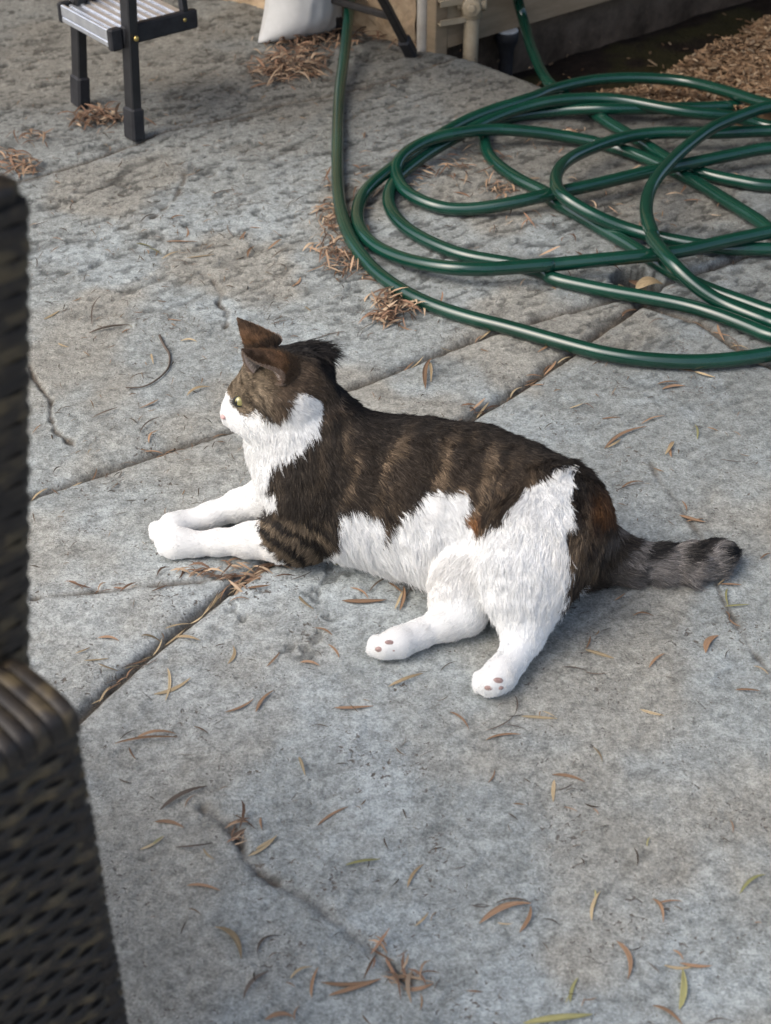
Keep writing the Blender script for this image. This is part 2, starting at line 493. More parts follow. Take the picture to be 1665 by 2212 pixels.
tag(patio, 'grey stamped concrete patio with joints and cracks', 'patio', kind='structure')
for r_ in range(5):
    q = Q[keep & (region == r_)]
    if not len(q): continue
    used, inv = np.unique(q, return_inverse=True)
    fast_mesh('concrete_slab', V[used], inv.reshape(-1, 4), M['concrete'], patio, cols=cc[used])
# soil all round, far below the patio's surface
s = 60
ground = mesh_obj('ground', [(-s, -s, -.22), (s, -s, -.22), (s, s, -.22), (-s, s, -.22)], [(0, 1, 2, 3)], M['soil'])
tag(ground, 'dark bare soil', 'ground', kind='structure')

# ------------------------------------------------------------------ planting bed beside the patio: dark trench along the house, mulch beyond
TR = [(1150, 200), (1200, 196), (1260, 180), (1330, 158), (1420, 128), (1480, 92), (1560, 52), (1640, 12), (1800, -60), (2300, -250)]
GT = gpoly(TR)
def bed_h(px, py, x, y):
    s_ = np.where(py < ipl(TR, px), -1.0, 1.0)
    d = seg_dist(x, y, GT) * s_
    m = sstep(-.05, .03, d)
    mound = .055 * sstep(.05, .45, d) - .03
    n = fbm2(x * 14, y * 14, 4) - .5
    return -.125 * (1 - m) + mound * m + n * (.018 * m + .014), m
bx_ = np.arange(880, 2500, 7.0); by_ = np.arange(-330, 420, 5.0)
BX, BY = np.meshgrid(bx_, by_)
X2, Y2 = at_np(BX, BY)
bh, bm = bed_h(BX.ravel(), BY.ravel(), X2.ravel(), Y2.ravel())
bsd = seg_dist(X2.ravel(), Y2.ravel(), G['EDGE']) * np.where(BY.ravel() < ipl(EDGE, BX.ravel()), 1, -1)
bh = np.where(bsd < .012, np.minimum(bh, -.035), bh) - .10 * sstep(0, -.04, bsd)
n1 = fbm2(X2.ravel() * 50, Y2.ravel() * 50, 3)[:, None]; n2 = fbm2(X2.ravel() * 9, Y2.ravel() * 9, 3)[:, None]
bc = (np.array([.018, .013, .010]) * (.5 + n1)) * (1 - bm[:, None]) + (np.array([.12, .078, .046]) * (.4 + 1.2 * n1)) * bm[:, None]
moss = sstep(.55, .7, n2) * (1 - bm[:, None]) * .35
bc = bc * (1 - moss) + np.array([.05, .05, .015]) * moss
nb_, mb_ = len(bx_), len(by_)
bi = np.arange(nb_ * mb_).reshape(mb_, nb_)
bq = np.stack([bi[1:, :-1], bi[1:, 1:], bi[:-1, 1:], bi[:-1, :-1]], -1).reshape(-1, 4)
bq = bq[(bsd[bq].max(1) > -.05)]
M['bed'] = attr_mat('bed_soil', rough=.95, spec=.1)
_N = M['bed'].node_tree.nodes; _L = M['bed'].node_tree.links
_n = _N.new('ShaderNodeTexNoise'); _n.inputs['Scale'].default_value = 90; _n.inputs['Detail'].default_value = 5
_tc = _N.new('ShaderNodeTexCoord'); _L.new(_tc.outputs['Object'], _n.inputs['Vector'])
_b = _N.new('ShaderNodeBump'); _b.inputs['Strength'].default_value = .9; _b.inputs['Distance'].default_value = .008
_L.new(_n.outputs['Fac'], _b.inputs['Height']); _L.new(_b.outputs[0], _N['Principled BSDF'].inputs['Normal'])
bed = fast_mesh('planting_bed', np.stack([X2.ravel(), Y2.ravel(), bh], 1), bq, M['bed'], cols=bc)
tag(bed, 'dark soil trench and brown mulched planting bed beside the house', 'planting bed', kind='structure')
# mulch chips (uncountable)
rng = np.random.RandomState(3)
chips_v, chips_f, chips_c = [], [], []
cnt = 0
while cnt < 7000:
    px, py = rng.uniform(1150, 1950), rng.uniform(-90, 285)
    if py > np.interp(px, [p[0] for p in EDGE], [p[1] for p in EDGE]) - 2: continue
    x, y = at_np(np.array([px]), np.array([py]))
    h, m = bed_h(np.array([px]), np.array([py]), x, y)
    if rng.rand() > m[0] ** 1.5 * 1.0 + .015: continue
    cnt += 1
    L_ = rng.uniform(.006, .024) * (1.35 if rng.rand() < .12 else 1); W_ = rng.uniform(.002, .0055); T_ = rng.uniform(.001, .003)
    q = Quaternion((0, 0, 1), rng.uniform(0, 6.28)) @ Quaternion((0, 1, 0), rng.normal(0, .3)) @ Quaternion((1, 0, 0), rng.normal(0, .5))
    c = np.array([x[0], y[0], h[0] + .003 + rng.uniform(0, .010)])
    n = len(chips_v)
    for k in range(8):
        p = Vector(((L_ / 2) * (1 if k & 1 else -1) * (1 if k & 2 else .8), (W_ / 2) * (1 if k & 2 else -1), (T_ / 2) * (1 if k & 4 else -1)))
        p = q @ p
        chips_v.append(c + np.array(p))
    tone = rng.rand()
    base = np.array([.30, .195, .115]) if tone < .55 else (np.array([.17, .10, .055]) if tone < .85 else np.array([.42, .31, .20]))
    base = base * rng.uniform(.45, .95)
    chips_c += [base] * 8
    for f in ((0, 2, 3, 1), (4, 5, 7, 6), (0, 1, 5, 4), (2, 6, 7, 3), (0, 4, 6, 2), (1, 3, 7, 5)):
        chips_f.append([n + i for i in f])
M['chip'] = attr_mat('wood_chip', rough=.85, spec=.2)
mul = fast_mesh('bark_mulch', np.array(chips_v), np.array(chips_f), M['chip'], smooth=False, cols=np.array(chips_c))
tag(mul, 'brown shredded bark mulch heaped in the planting bed', 'mulch', kind='stuff')

# ------------------------------------------------------------------ house corner
c0 = at(926, 104); c0.z = 0
dr = (at(1295, 0) - at(1045, 73)).normalized()        # along the sided wall, to the right
dl = Vector((-dr.y, dr.x, 0)); 
dl = (at(700, 46) - at(897, 96)); dl.z = 0; dl.normalize()
nr = Vector((dr.y, -dr.x, 0)); nl = Vector((-dl.y, dl.x, 0))
if nr.y > 0: nr = -nr
if nl.y > 0: nl = -nl
Zv = Vector((0, 0, 1))
house = empty('house', c0)
tag(house, 'tan house corner with rough stucco wall and painted lap siding above a dark foundation', 'house')
LR, LL = 5.0, 4.0
def wallbox(name, mat, start, d, n, length, z0, z1, thick, bev=0.0, proud=0.0):
    c = start + d * length / 2 - n * (thick / 2 - proud) + Zv * ((z0 + z1) / 2)
    return MB().box(c, (length, thick, z1 - z0), (d, n, Zv), bev).build(name, mat, house)
wallbox('foundation', M['foundation'], c0 + dr * .012, dr, nr, LR, -.4, .0, .18, 0, -.012)
z = 0.002
for k in range(15):
    a = c0 + dr * .03
    bt, tp = .028, .006
    vs = []
    for dist in (0, LR):
        q = a + dr * dist
        vs += [q + nr * bt + Zv * z, q + nr * tp + Zv * (z + .168), q - nr * .03 + Zv * (z + .168), q - nr * .03 + Zv * z]
    mesh_obj('siding_board', [tuple(v) for v in vs], [(0, 1, 5, 4), (1, 2, 6, 5), (3, 0, 4, 7), (2, 3, 7, 6), (0, 3, 2, 1), (4, 5, 6, 7)], M['siding'], house, False)
    z += .160
# rough stucco: displaced sheet with depth
st_n, st_m = 220, 90
su = np.linspace(0, 1.35, st_n); sv = np.linspace(-.03, .42, st_m)
U_, V_ = np.meshgrid(su, sv)
amp = (fbm2(U_.ravel() * 28, V_.ravel() * 28, 4) - .5) * .016 + (fbm2(U_.ravel() * 90, V_.ravel() * 90, 3) - .5) * .006
base = np.array(c0 + dl * .03)
pts = base + np.outer(U_.ravel(), np.array(dl)) + np.outer(V_.ravel(), np.array(Zv)) + np.outer(amp + .008, np.array(nl))
ii = np.arange(st_n * st_m).reshape(st_m, st_n)
sq = np.stack([ii[:-1, :-1], ii[1:, :-1], ii[1:, 1:], ii[:-1, 1:]], -1).reshape(-1, 4)
fast_mesh('stucco_wall', pts - np.array(c0), sq, M['stucco'], house)
wallbox('wall_core', M['stucco'], c0 + dl * .03, dl, nl, LL, -.3, 2.4, .15, 0, -.006)
MB().bar(c0 + dr * .012 + nr * .012 - Zv * .05, c0 + dr * .012 + nr * .012 + Zv * 2.4, .03, .035, dr, .002).build('corner_trim', M['siding'], house)
# deep overhang out of view, shaped to shade the back and right
mid = c0 + (dr * LR + dl * LL) / 2
ov = 1.15
e0 = c0 + nr * 1.75 + nl * .75
e1 = c0 + dr * LR + nr * 1.75; e2 = c0 + dr * LR + dl * LL; e3 = c0 + dl * LL + nl * ov
vs = [tuple(p + Zv * hgt) for hgt in (2.42, 2.58) for p in (e0, e1, e2, e3)]
mesh_obj('shade_roof', vs, [(0, 3, 2, 1), (4, 5, 6, 7), (0, 1, 5, 4), (1, 2, 6, 5), (2, 3, 7, 6), (3, 0, 4, 7)], M['siding'], house, False)

# drain pipe at the corner
p0 = at(912, 101)
dp = empty('corner_pipe', (p0.x, p0.y, 0))
tag(dp, 'pale off-white pipe standing at the stucco corner of the house', 'pipe')
MB().tube([p0 + Zv * (-.02 + .02 * k) for k in range(10)], .0125, 16).build('pipe', M['pipe_white'], dp, True)
MB().tube([p0 + Zv * t for t in (.150, .152, .19, .192)], [.0135, .0155, .0155, .0135], 16).build('coupling', M['pipe_white'], dp, True)
MB().tube([p0 + Zv * (.16 + .25 * k) for k in range(9)], .0124, 16).build('upper_pipe', M['pipe_white'], dp, True)
# gas riser
g0 = at(1031, 145, -.12)
gb = at(1028, 132, -.03); gt = at(1019, 0, .17)
gx0 = Vector(((gb.x + gt.x) / 2, gb.y, 0))
ris = empty('gas_riser', (gx0.x, gx0.y, -.12))
tag(ris, 'tan painted upright pipe with a lobed clamp fitting against the siding', 'pipe')
MB().tube([gx0 + Zv * t for t in (-.14, 0, .06, .12)], .0165, 18).build('lower_pipe', M['pipe_tan'], ris, True)
MB().tube([gx0 + Zv * t for t in (.10, .4, .8, 1.2)], .0148, 18).build('upper_pipe', M['pipe_tan'], ris, True)
fz = .093
fit = MB()
fit.tube([gx0 + Zv * t for t in (fz - .028, fz - .024, fz + .024, fz + .028)], [.017, .0225, .0225, .017], 18)
fit.build('clamp_body', M['pipe_tan'], ris, True)
tocam = Vector((-gx0.x * .5 - .02, -1, 0)).normalized(); side = Vector((-tocam.y, tocam.x, 0))
MB().tube([gx0 + Zv * fz + tocam * t for t in (.012, .024, .026)], [.021, .021, .018], 8).build('lobed_face', M['pipe_tan'], ris, True)
MB().tube([gx0 + Zv * fz + tocam * t for t in (.024, .031, .032)], [.010, .010, .007], 6).build('nut', M['pipe_tan'], ris, False)
for sg in (-1, 1):
    MB().tube([gx0 + Zv * fz + side * sg * .012, gx0 + Zv * fz + side * sg * .030, gx0 + Zv * fz + side * sg * .031], [.013, .013, .010], 10).build('lug', M['pipe_tan'], ris, True)
# strut channel between wall and riser: an open C section
ca_ = at(945, 46, .066); cb_ = gx0 + Zv * .082 + side * 0
ca_ = Vector((ca_.x, ca_.y, .085)); cb_ = Vector((gx0.x - .016, gx0.y, .085))
ch = empty('strut_channel', (ca_.x, ca_.y, .05))
tag(ch, 'short open tan metal channel bracket beside the clamp fitting', 'bracket')
dch = (cb_ - ca_).normalized(); nch = dch.cross(Zv)
if nch.y > 0: nch = -nch
Lc = (cb_ - ca_).length
mc = (ca_ + cb_) / 2
MB().box(mc - nch * .012, (Lc, .003, .046), (dch, nch, Zv)).build('back_web', M['pipe_tan'], ch)
MB().box(mc + Zv * .0245, (Lc, .027, .003), (dch, nch, Zv)).box(mc + nch * .012 + Zv * .0185, (Lc, .003, .009), (dch, nch, Zv)).build('upper_flange', M['pipe_tan'], ch)
MB().box(mc - Zv * .0245, (Lc, .027, .003), (dch, nch, Zv)).box(mc + nch * .012 - Zv * .0185, (Lc, .003, .009), (dch, nch, Zv)).build('lower_flange', M['pipe_tan'], ch)
# irrigation riser with a flared cap in the trench
ip = at(1091, 150, -.09)
irr = empty('irrigation_riser', ip)
tag(irr, 'small dark flared irrigation cap standing in the soil trench', 'irrigation cap')
zz = [-.03, .0, .035, .052, .066, .070, .083, .087]
MB().tube([ip + Zv * t for t in zz], [.018, .0165, .0165, .019, .0245, .026, .026, .0245], 20).build('body', M['black_plastic'], irr, True)
MB().tube([ip + Zv * t for t in (.0868, .0905, .0915)], [.0248, .0248, .021], 20).build('cap_disc', M['grey_cap'], irr, True)
MB().tube([ip + Zv * t for t in (.091, .0945, .095)], [.006, .006, .004], 12).build('screw', M['pipe_white'], irr, True)
# ================================================================== THINGS
HR = .0113
def r4(u, v): return (675 + u * .5948, 135 + v * .5948)
def r5(u, v): return (675 + u * .3405, 270 + v * .3405)
def rA(u, v): return (1188 + u * .2867, 135 + v * .2867)
def rB(u, v): return (1188 + u * .2867, 486 + v * .2867)
L0, L1, L2, L3 = .012, .034, .055, .072
hose = []
def strand(f, pts, h):
    n = len(pts)
    for i, p in enumerate(pts):
        hv = h if not isinstance(h, (list, tuple)) else float(np.interp(i / (n - 1), [k[0] for k in h], [k[1] for k in h]))
        hose.append((*f(*p), hv))
def raw(pts): hose.extend(pts)
ID = lambda a, b: (a, b)
raw([(775, -140, .20), (766, -60, .125), (757, 0, .085), (750, 65, .050), (742, 135, .026), (733, 200, .015), (730, 255, L0)])
strand(r5, [(158, 120), (157, 250), (160, 380), (172, 500), (200, 620), (245, 730), (310, 830), (390, 920), (490, 1000), (620, 1080), (760, 1145), (920, 1200), (1080, 1245), (1230, 1280)], L0)
strand(rB, [(300, 945), (450, 975), (600, 1000), (800, 1020), (1000, 1030), (1200, 1027), (1400, 1010), (1550, 990), (1665, 970)], L0)
raw([(1800, 735, L0), (1930, 650, L0), (2010, 530, L0), (2010, 410, .02), (1930, 310, .04), (1810, 262, .06)])
strand(rA, [(1600, 305), (1450, 255), (1300, 210), (1150, 170), (1000, 140), (800, 120), (600, 115), (400, 125), (250, 145), (100, 180), (0, 208)], [(0, .045), (.4, .03), (1, .035)])
strand(r4, [(800, 128), (700, 158), (600, 192), (500, 240), (420, 292), (340, 345)], [(0, .04), (1, .03)])
strand(r5, [(440, 320), (370, 380), (315, 450), (285, 540), (290, 630), (340, 720), (430, 790), (560, 845), (720, 885), (900, 910), (1100, 915), (1300, 900), (1500, 885)], [(0, .022), (.2, L0), (.55, .016), (.75, .033), (1, .033)])
strand(rB, [(0, 300), (200, 280), (400, 260), (600, 242), (800, 222), (1000, 195), (1200, 150), (1400, 105), (1665, 50)], [(0, .03), (.3, .036), (1, .035)])
raw([(1780, 470, .04), (1850, 420, .045), (1870, 350, .05), (1820, 295, .045), (1730, 282, .04)])
strand(rA, [(1640, 515), (1500, 520), (1300, 530), (1100, 530), (900, 527), (750, 535), (600, 555), (450, 595), (300, 650), (170, 712), (80, 785), (42, 865), (50, 945), (100, 1010), (200, 1080), (350, 1160), (500, 1225), (650, 1275), (800, 1315), (1000, 1355), (1200, 1388), (1400, 1405), (1665, 1405)], [(0, .035), (.3, .038), (.5, .055), (.6, .056), (.75, .022), (1, L0)])
raw([(1740, 540, L0), (1850, 520, L0), (1930, 460, .02), (1935, 380, .03), (1870, 320, .035), (1780, 292, .03)])
strand(rA, [(1620, 478), (1500, 440), (1370, 405), (1200, 390), (1000, 366), (800, 332), (600, 292), (400, 270), (200, 272), (0, 290)], [(0, .012), (.4, .036), (1, .040)])
strand(r4, [(760, 165), (650, 205), (560, 250), (460, 305), (390, 350)], [(0, .03), (1, .018)])
strand(r5, [(530, 340), (497, 395), (480, 455), (490, 525), (530, 592), (600, 660), (700, 722), (820, 778), (940, 822), (1080, 852), (1260, 880), (1480, 935)], [(0, .014), (.1, L0), (1, L0)])
strand(rB, [(0, 400), (200, 448), (400, 490), (600, 525), (800, 560), (1000, 600), (1200, 655), (1400, 728), (1550, 790), (1665, 838)], L0)
raw([(1750, 735, L0), (1840, 690, L0), (1890, 600, L0), (1890, 480, L0), (1880, 360, .012), (1830, 265, .02), (1750, 218, .02)])
strand(rA, [(1620, 312), (1400, 328), (1150, 338), (900, 345), (600, 350), (400, 347), (200, 352), (0, 370)], [(0, .014), (.4, .022), (.7, .030), (1, .014)])
strand(r4, [(780, 188), (690, 205), (640, 232), (622, 262)], L0)
strand(r5, [(1092, 110), (1115, 190), (1180, 258), (1280, 330), (1390, 388), (1500, 440)], L0)
strand(rA, [(0, 1030), (100, 1090), (250, 1170), (400, 1260), (550, 1345)], L0)
strand(rB, [(640, 175), (780, 270), (900, 345), (1030, 412), (1180, 480), (1340, 540), (1500, 595), (1665, 655)], L0)
raw([(1740, 690, L0), (1830, 700, L0), (1930, 640, .02), (1960, 520, .04), (1940, 380, .06), (1860, 270, .075), (1770, 230, .08)])
strand(rA, [(1640, 330), (1500, 378), (1350, 432), (1200, 503), (1080, 592), (960, 692), (860, 800), (782, 900), (737, 1000), (722, 1100), (735, 1200), (778, 1310)], [(0, .075), (.5, .062), (1, .058)])
strand(rB, [(760, 80), (832, 185), (920, 290), (1030, 400), (1150, 500), (1300, 590), (1450, 652), (1600, 710), (1665, 735)], [(0, .058), (.25, .056), (.6, .02), (1, L0)])
raw([(1730, 715, L0), (1790, 690, L0), (1830, 610, .012), (1830, 480, .015), (1800, 370, .03), (1730, 320, .035)])
strand(rA, [(1600, 650), (1500, 670), (1300, 710), (1100, 750), (900, 790), (700, 832), (500, 880), (300, 928), (130, 962), (0, 990)], [(0, .035), (.5, .034), (1, .033)])
strand(r5, [(1350, 476), (1200, 507), (1050, 530), (900, 536), (780, 516), (670, 472), (590, 420), (542, 350), (527, 280), (550, 220), (610, 165), (700, 112), (800, 75), (900, 55)], [(0, .028), (.2, L0), (.55, .02), (.7, .036), (1, .046)])
strand(r4, [(640, 243), (720, 245), (800, 252), (900, 265), (1030, 290)], [(0, .034), (.4, .03), (1, L0)])
strand(rA, [(330, 600), (480, 640), (640, 690), (830, 770), (1000, 850), (1150, 930), (1300, 1025), (1450, 1118), (1600, 1210)], L0)
raw([(1700, 525, L0), (1760, 520, L0), (1790, 480, L0), (1780, 430, L0), (1720, 405, L0)])
strand(rA, [(1580, 925), (1450, 900), (1300, 872), (1150, 835), (1020, 795), (870, 718), (750, 640), (620, 560), (500, 490), (400, 430), (300, 360)], L0)
raw([(1235, 218, L0), (1205, 195, .016), (1191, 184, .018), (1178, 169, .016), (1160, 135, .01), (1145, 96, .012), (1130, 42, .03), (1118, 0, .07), (1112, -40, .13), (1110, -90, .24), (1112, -130, .40)])
HP = [at(x, y, h) for x, y, h in hose]
# soften kinks in height and path
HP = [np.array(p) for p in HP]
sm = catmull(HP, 5)
A_ = np.array(sm)
for _ in range(6):
    A_[1:-1] = .5 * A_[1:-1] + .25 * (A_[:-2] + A_[2:])
A_[:, 2] = np.maximum(A_[:, 2], HR + .0002)
gh = MB().tube([tuple(p) for p in A_], HR, 16)
o = gh.build('garden_hose', M['hose'], None, True)
tag(o, 'long dark green garden hose lying in loose tangled coils on the patio', 'garden hose')

# ------------------------------------------------------------------ step stool
fa, fb = at(291, 300), at(174, 228)
wv = (fb - fa); wv.z = 0; SW = wv.length; wv.normalize()
dv = Vector((wv.y, -wv.x, 0))
if dv.x < 0: dv = -dv
stool = empty('step_stool', fa)
tag(stool, 'black folding step stool with ribbed silver aluminium tread', 'step stool')
lean = .085
def rail(q, z): return q + Zv * z + dv * lean * z + (wv * .04 * z if q is fa else -wv * .04 * z)
for q in (fa, fb):
    MB().bar(rail(q, .03), rail(q, .95), .020, .030, wv, .002).build('front_leg', M['black_metal'], stool)
    MB().bar(rail(q, .0), rail(q, .062), .027, .038, wv, .004).build('foot', M['black_plastic'], stool)
th = .205
tread = empty('tread', Vector((0, 0, 0))); tread.parent = stool
tc0 = rail(fa, th) ; 
def TP(a, b, z=0): return fa + Zv * (th + z) + dv * (lean * th + b) + wv * a
i0, i1 = .013, SW - .013
D0, D1 = -.034, .135
def tb(name, a0, a1, b0, b1, z0, z1, mat, bev=0.0):
    return MB().box((TP(a0, b0, z0) + TP(a1, b1, z1)) / 2, (abs(a1 - a0), abs(b1 - b0), abs(z1 - z0)), (wv, dv, Zv), bev).build(name, mat, tread)
tb('tread_deck', i0 + .01, i1 + .002, D0 + .003, D1, -.022, -.004, M['alu'], .001)
for k in range(8):
    b = D0 + .012 + k * .0195
    tb('ridge', i0 + .01, i1, b, b + .007, -.0042, -.0005, M['alu'], .0006)
tb('front_lip', i0 + .012, i1 + .004, D0 - .004, D0 + .0028, -.020, .002, M['alu'], .0015)
tb('lower_lip', i0 + .012, i1 + .004, D0 - .004, D0 + .0028, -.031, -.0205, M['alu'], .0015)
tb('end_cap', i0 - .004, i0 + .0118, D0 - .006, D0 + .02, -.036, .005, M['black_plastic'], .003)
tb('end_cap', i1 + .0042, i1 + .016, D0 - .006, D0 + .02, -.034, .005, M['black_plastic'], .003)
for a in (i0, i1 + .006):
    tb('side_bar', a - .006, a + .0095, D0 + .0205, D1 + .012, -.030, .006, M['black_plastic'], .003)
    MB().bar(TP(a + .004, D1 - .012, 0), TP(a + .004, D1 - .055, .62), .010, .016, wv).build('link_bar', M['black_metal'], stool)
bq_ = TP(-.0125, 0, -.012)
MB().tube([bq_, bq_ - wv * .003, bq_ - wv * .0045], [.0052, .0048, .002], 14).build('bolt', M['brass'], stool, True)
bq_ = TP(i0 - .0062, D1 - .018, -.008)
MB().tube([bq_, bq_ - wv * .002, bq_ - wv * .003], [.004, .0036, .002], 12).build('rivet', M['brass'], stool, True)
for q in (fa, fb):
    MB().bar(rail(q, .93) + dv * .03, rail(q, .34) + dv * .032, .018, .022, wv, .002).build('folded_rear_leg', M['black_metal'], stool)
tb2 = MB().box(fa + wv * SW / 2 + dv * .12 + Zv * .955, (SW + .03, .22, .03), (wv, dv, Zv), .004).build('top_step', M['black_plastic'], stool)

# ------------------------------------------------------------------ white sack by the wall
b0 = at(650, 84)
sack = empty('white_sack', (b0.x, b0.y, 0))
tag(sack, 'plump white woven sack slumped beside the dark metal stand', 'sack')
def sackmesh():
    # pillow: two faces meeting at a seam, standing on its lower edge, leaning back to the right
    nu, nv = 48, 56
    aL, aR = at(563, 101), at(748, 66)
    ax = (aR - aL); W = ax.length; ax.normalize()
    nrm = Vector((ax.y, -ax.x, 0))
    if nrm.y > 0: nrm = -nrm
    H = .30
    vs, fs = [], []
    for s_ in (1, -1):
        for j in range(nv):
            for i in range(nu):
                u, v = i / (nu - 1), j / (nv - 1)
                t = (max(0, 1 - abs(2 * u - 1) ** 2.0) * max(0, 1 - abs(2 * v - 1) ** 2.2)) ** .5
                w = W * (1 - .10 * math.sin(math.pi * v)) 
                th = .098 * t
                x = (u - .5) * w + W / 2 + .10 * v * W + .030 * math.sin(math.pi * min(1, v * 1.6)) * (1 - u)
                z = H * v ** 1.05 + .0
                sag = .03 * math.sin(math.pi * u) * (1 - v)
                wr = (float(vn2(np.array([u * 9 + s_ * 5]), np.array([v * 7]))[0]) - .5) * .012 * t
                wr += .0025 * t * math.sin(34 * (u - .5) * (.4 + abs(v - 1)) + 3 * v) * v
                y = s_ * (th + wr)
                p = aL + ax * x + nrm * (y - .02) - nrm * .07 * v + Vector((0, 0, max(z - sag * .0, .0)))
                # pinch the lower corners down to points
                vs.append(p)
    for s_ in range(2):
        o_ = s_ * nu * nv
        for j in range(nv - 1):
            for i in range(nu - 1):
                f = [o_ + j * nu + i, o_ + j * nu + i + 1, o_ + (j + 1) * nu + i + 1, o_ + (j + 1) * nu + i]
                fs.append(f if s_ == 0 else f[::-1])
    return [tuple(v) for v in vs], fs
sv_, sf_ = sackmesh()
mesh_obj('sack_body', sv_, sf_, M['bag'], sack)

# ------------------------------------------------------------------ dark metal stand in front of the stucco
f1, f2 = at(889, 118), at(737, 66)
stand = empty('metal_stand', f1)
tag(stand, 'dark metal stand with splayed legs and a crossbar by the stucco wall', 'metal stand')
t1 = at(827, 0, .155); t2 = at(699, 0, .085)
d1_ = (t1 - f1).normalized(); d2_ = (t2 - f2).normalized()
e1_ = f1 + d1_ * .55; e2_ = f2 + d2_ * .55
bk = Vector((.10, .28, 0))
def leg(a, b): 
    MB().bar(a + (b - a) * .04, b, .017, .017, Vector((.3, 1, 0)), .003).build('leg', M['stand'], stand)
    MB().bar(a, a + (b - a) * .11, .025, .025, Vector((.3, 1, 0)), .004).build('foot', M['black_plastic'], stand)
leg(f1, e1_); leg(f2, e2_)
c1_, c2_ = at(846, 36, .112), at(712, -2, .085)
MB().bar(c1_, c2_, .014, .014, Zv, .003).build('crossbar', M['stand'], stand)
top = (e1_ + e2_) / 2
MB().box((e1_ + e2_) / 2 + Zv * .012, ((e1_ - e2_).length + .08, .16, .022), ((e1_ - e2_).normalized(), Vector((0, 0, 1)).cross((e1_ - e2_).normalized()).normalized(), Zv), .003).build('seat', M['stand'], stand)

# ------------------------------------------------------------------ wicker armchair in the left foreground
def wicker_mat(name, tone):
    m = mat_new(name, rough=.5, spec=.4)
    N = m.node_tree.nodes; L = m.node_tree.links
    oi = N.new('ShaderNodeObjectInfo')
    tcx = N.new('ShaderNodeTexCoord')
    nz = N.new('ShaderNodeTexNoise'); nz.inputs['Scale'].default_value = 55; nz.inputs['Detail'].default_value = 3
    ad = N.new('ShaderNodeVectorMath'); ad.operation = 'ADD'
    L.new(tcx.outputs['Object'], ad.inputs[0]); L.new(oi.outputs['Random'], ad.inputs[1])
    L.new(ad.outputs[0], nz.inputs['Vector'])
    cr = N.new('ShaderNodeValToRGB'); e = cr.color_ramp.elements
    e[0].position = .42; e[0].color = (.014 * tone, .011 * tone, .009 * tone, 1)
    e[1].position = .72; e[1].color = (.075 * tone, .056 * tone, .030 * tone, 1)
    x = cr.color_ramp.elements.new(.58); x.color = (.027 * tone, .021 * tone, .015 * tone, 1)
    vr = N.new('ShaderNodeMath'); vr.operation = 'MULTIPLY_ADD'; vr.inputs[1].default_value = .30; vr.inputs[2].default_value = -.12
    L.new(oi.outputs['Random'], vr.inputs[0])
    vs_ = N.new('ShaderNodeMath'); vs_.operation = 'ADD'
    L.new(nz.outputs['Fac'], vs_.inputs[0]); L.new(vr.outputs[0], vs_.inputs[1]); L.new(vs_.outputs[0], cr.inputs[0])
    L.new(cr.outputs[0], N['Principled BSDF'].inputs['Base Color'])
    return m
M['wicker'] = wicker_mat('resin_wicker', 1.0)
chair_c = at(165, 1525, .53); chair_c = Vector((chair_c.x, chair_c.y, 0))
fx = Vector((-.70, -.714, 0)).normalized()             # the way the chair faces (towards the viewer's left)
ox = Vector((-fx.y, fx.x, 0))                          # outward normal of the visible arm
if ox.x < 0: ox = -ox
chair = empty('wicker_armchair', chair_c)
tag(chair, 'dark brown woven wicker armchair with rounded back post', 'armchair')
def CPt(f, o_, z): return chair_c + fx * f + ox * o_ + Zv * z
ATOP = .53
# side panel: stakes and woven strands
panel = empty('arm_panel'); panel.parent = chair
PL = .40
stake = .0145
ns = int(PL / stake)
MB().box(CPt(PL / 2, -.0085, ATOP / 2), (PL - .006, .006, ATOP - .03), (fx, ox, Zv)).build('backing', mat_new('panel_core', (.017, .0135, .0105), .8), panel)
pitch = .0102
rows = int((ATOP - .02) / pitch)
rs_ = random.Random(4)
seg = ns * 6
for r_ in range(rows):
    z0 = .012 + r_ * pitch
    vs, fs = [], []
    hgt = .0099
    jit = rs_.uniform(-.0006, .0006)
    for i in range(seg + 1):
        f_ = i / seg * PL
        ph = math.pi * f_ / stake + (math.pi if r_ % 2 else 0) + .35 * math.sin(r_ * 2.7 + f_ * 23)
        o_ = .0018 * math.sin(ph) - .0028
        zz_ = z0 + jit + .0012 * math.sin(ph * .5 + r_ * 1.3)
        for (dz, do) in ((-hgt / 2, -.0012), (-hgt / 4, .0008), (hgt / 4, .0008), (hgt / 2, -.0012)):
            vs.append(tuple(CPt(f_, o_ + do, zz_ + dz)))
    for i in range(seg):
        for k in range(3):
            fs.append((i * 4 + k, i * 4 + k + 1, i * 4 + 4 + k + 1, i * 4 + 4 + k))
    mesh_obj('strand', vs, fs, M['wicker'], panel)
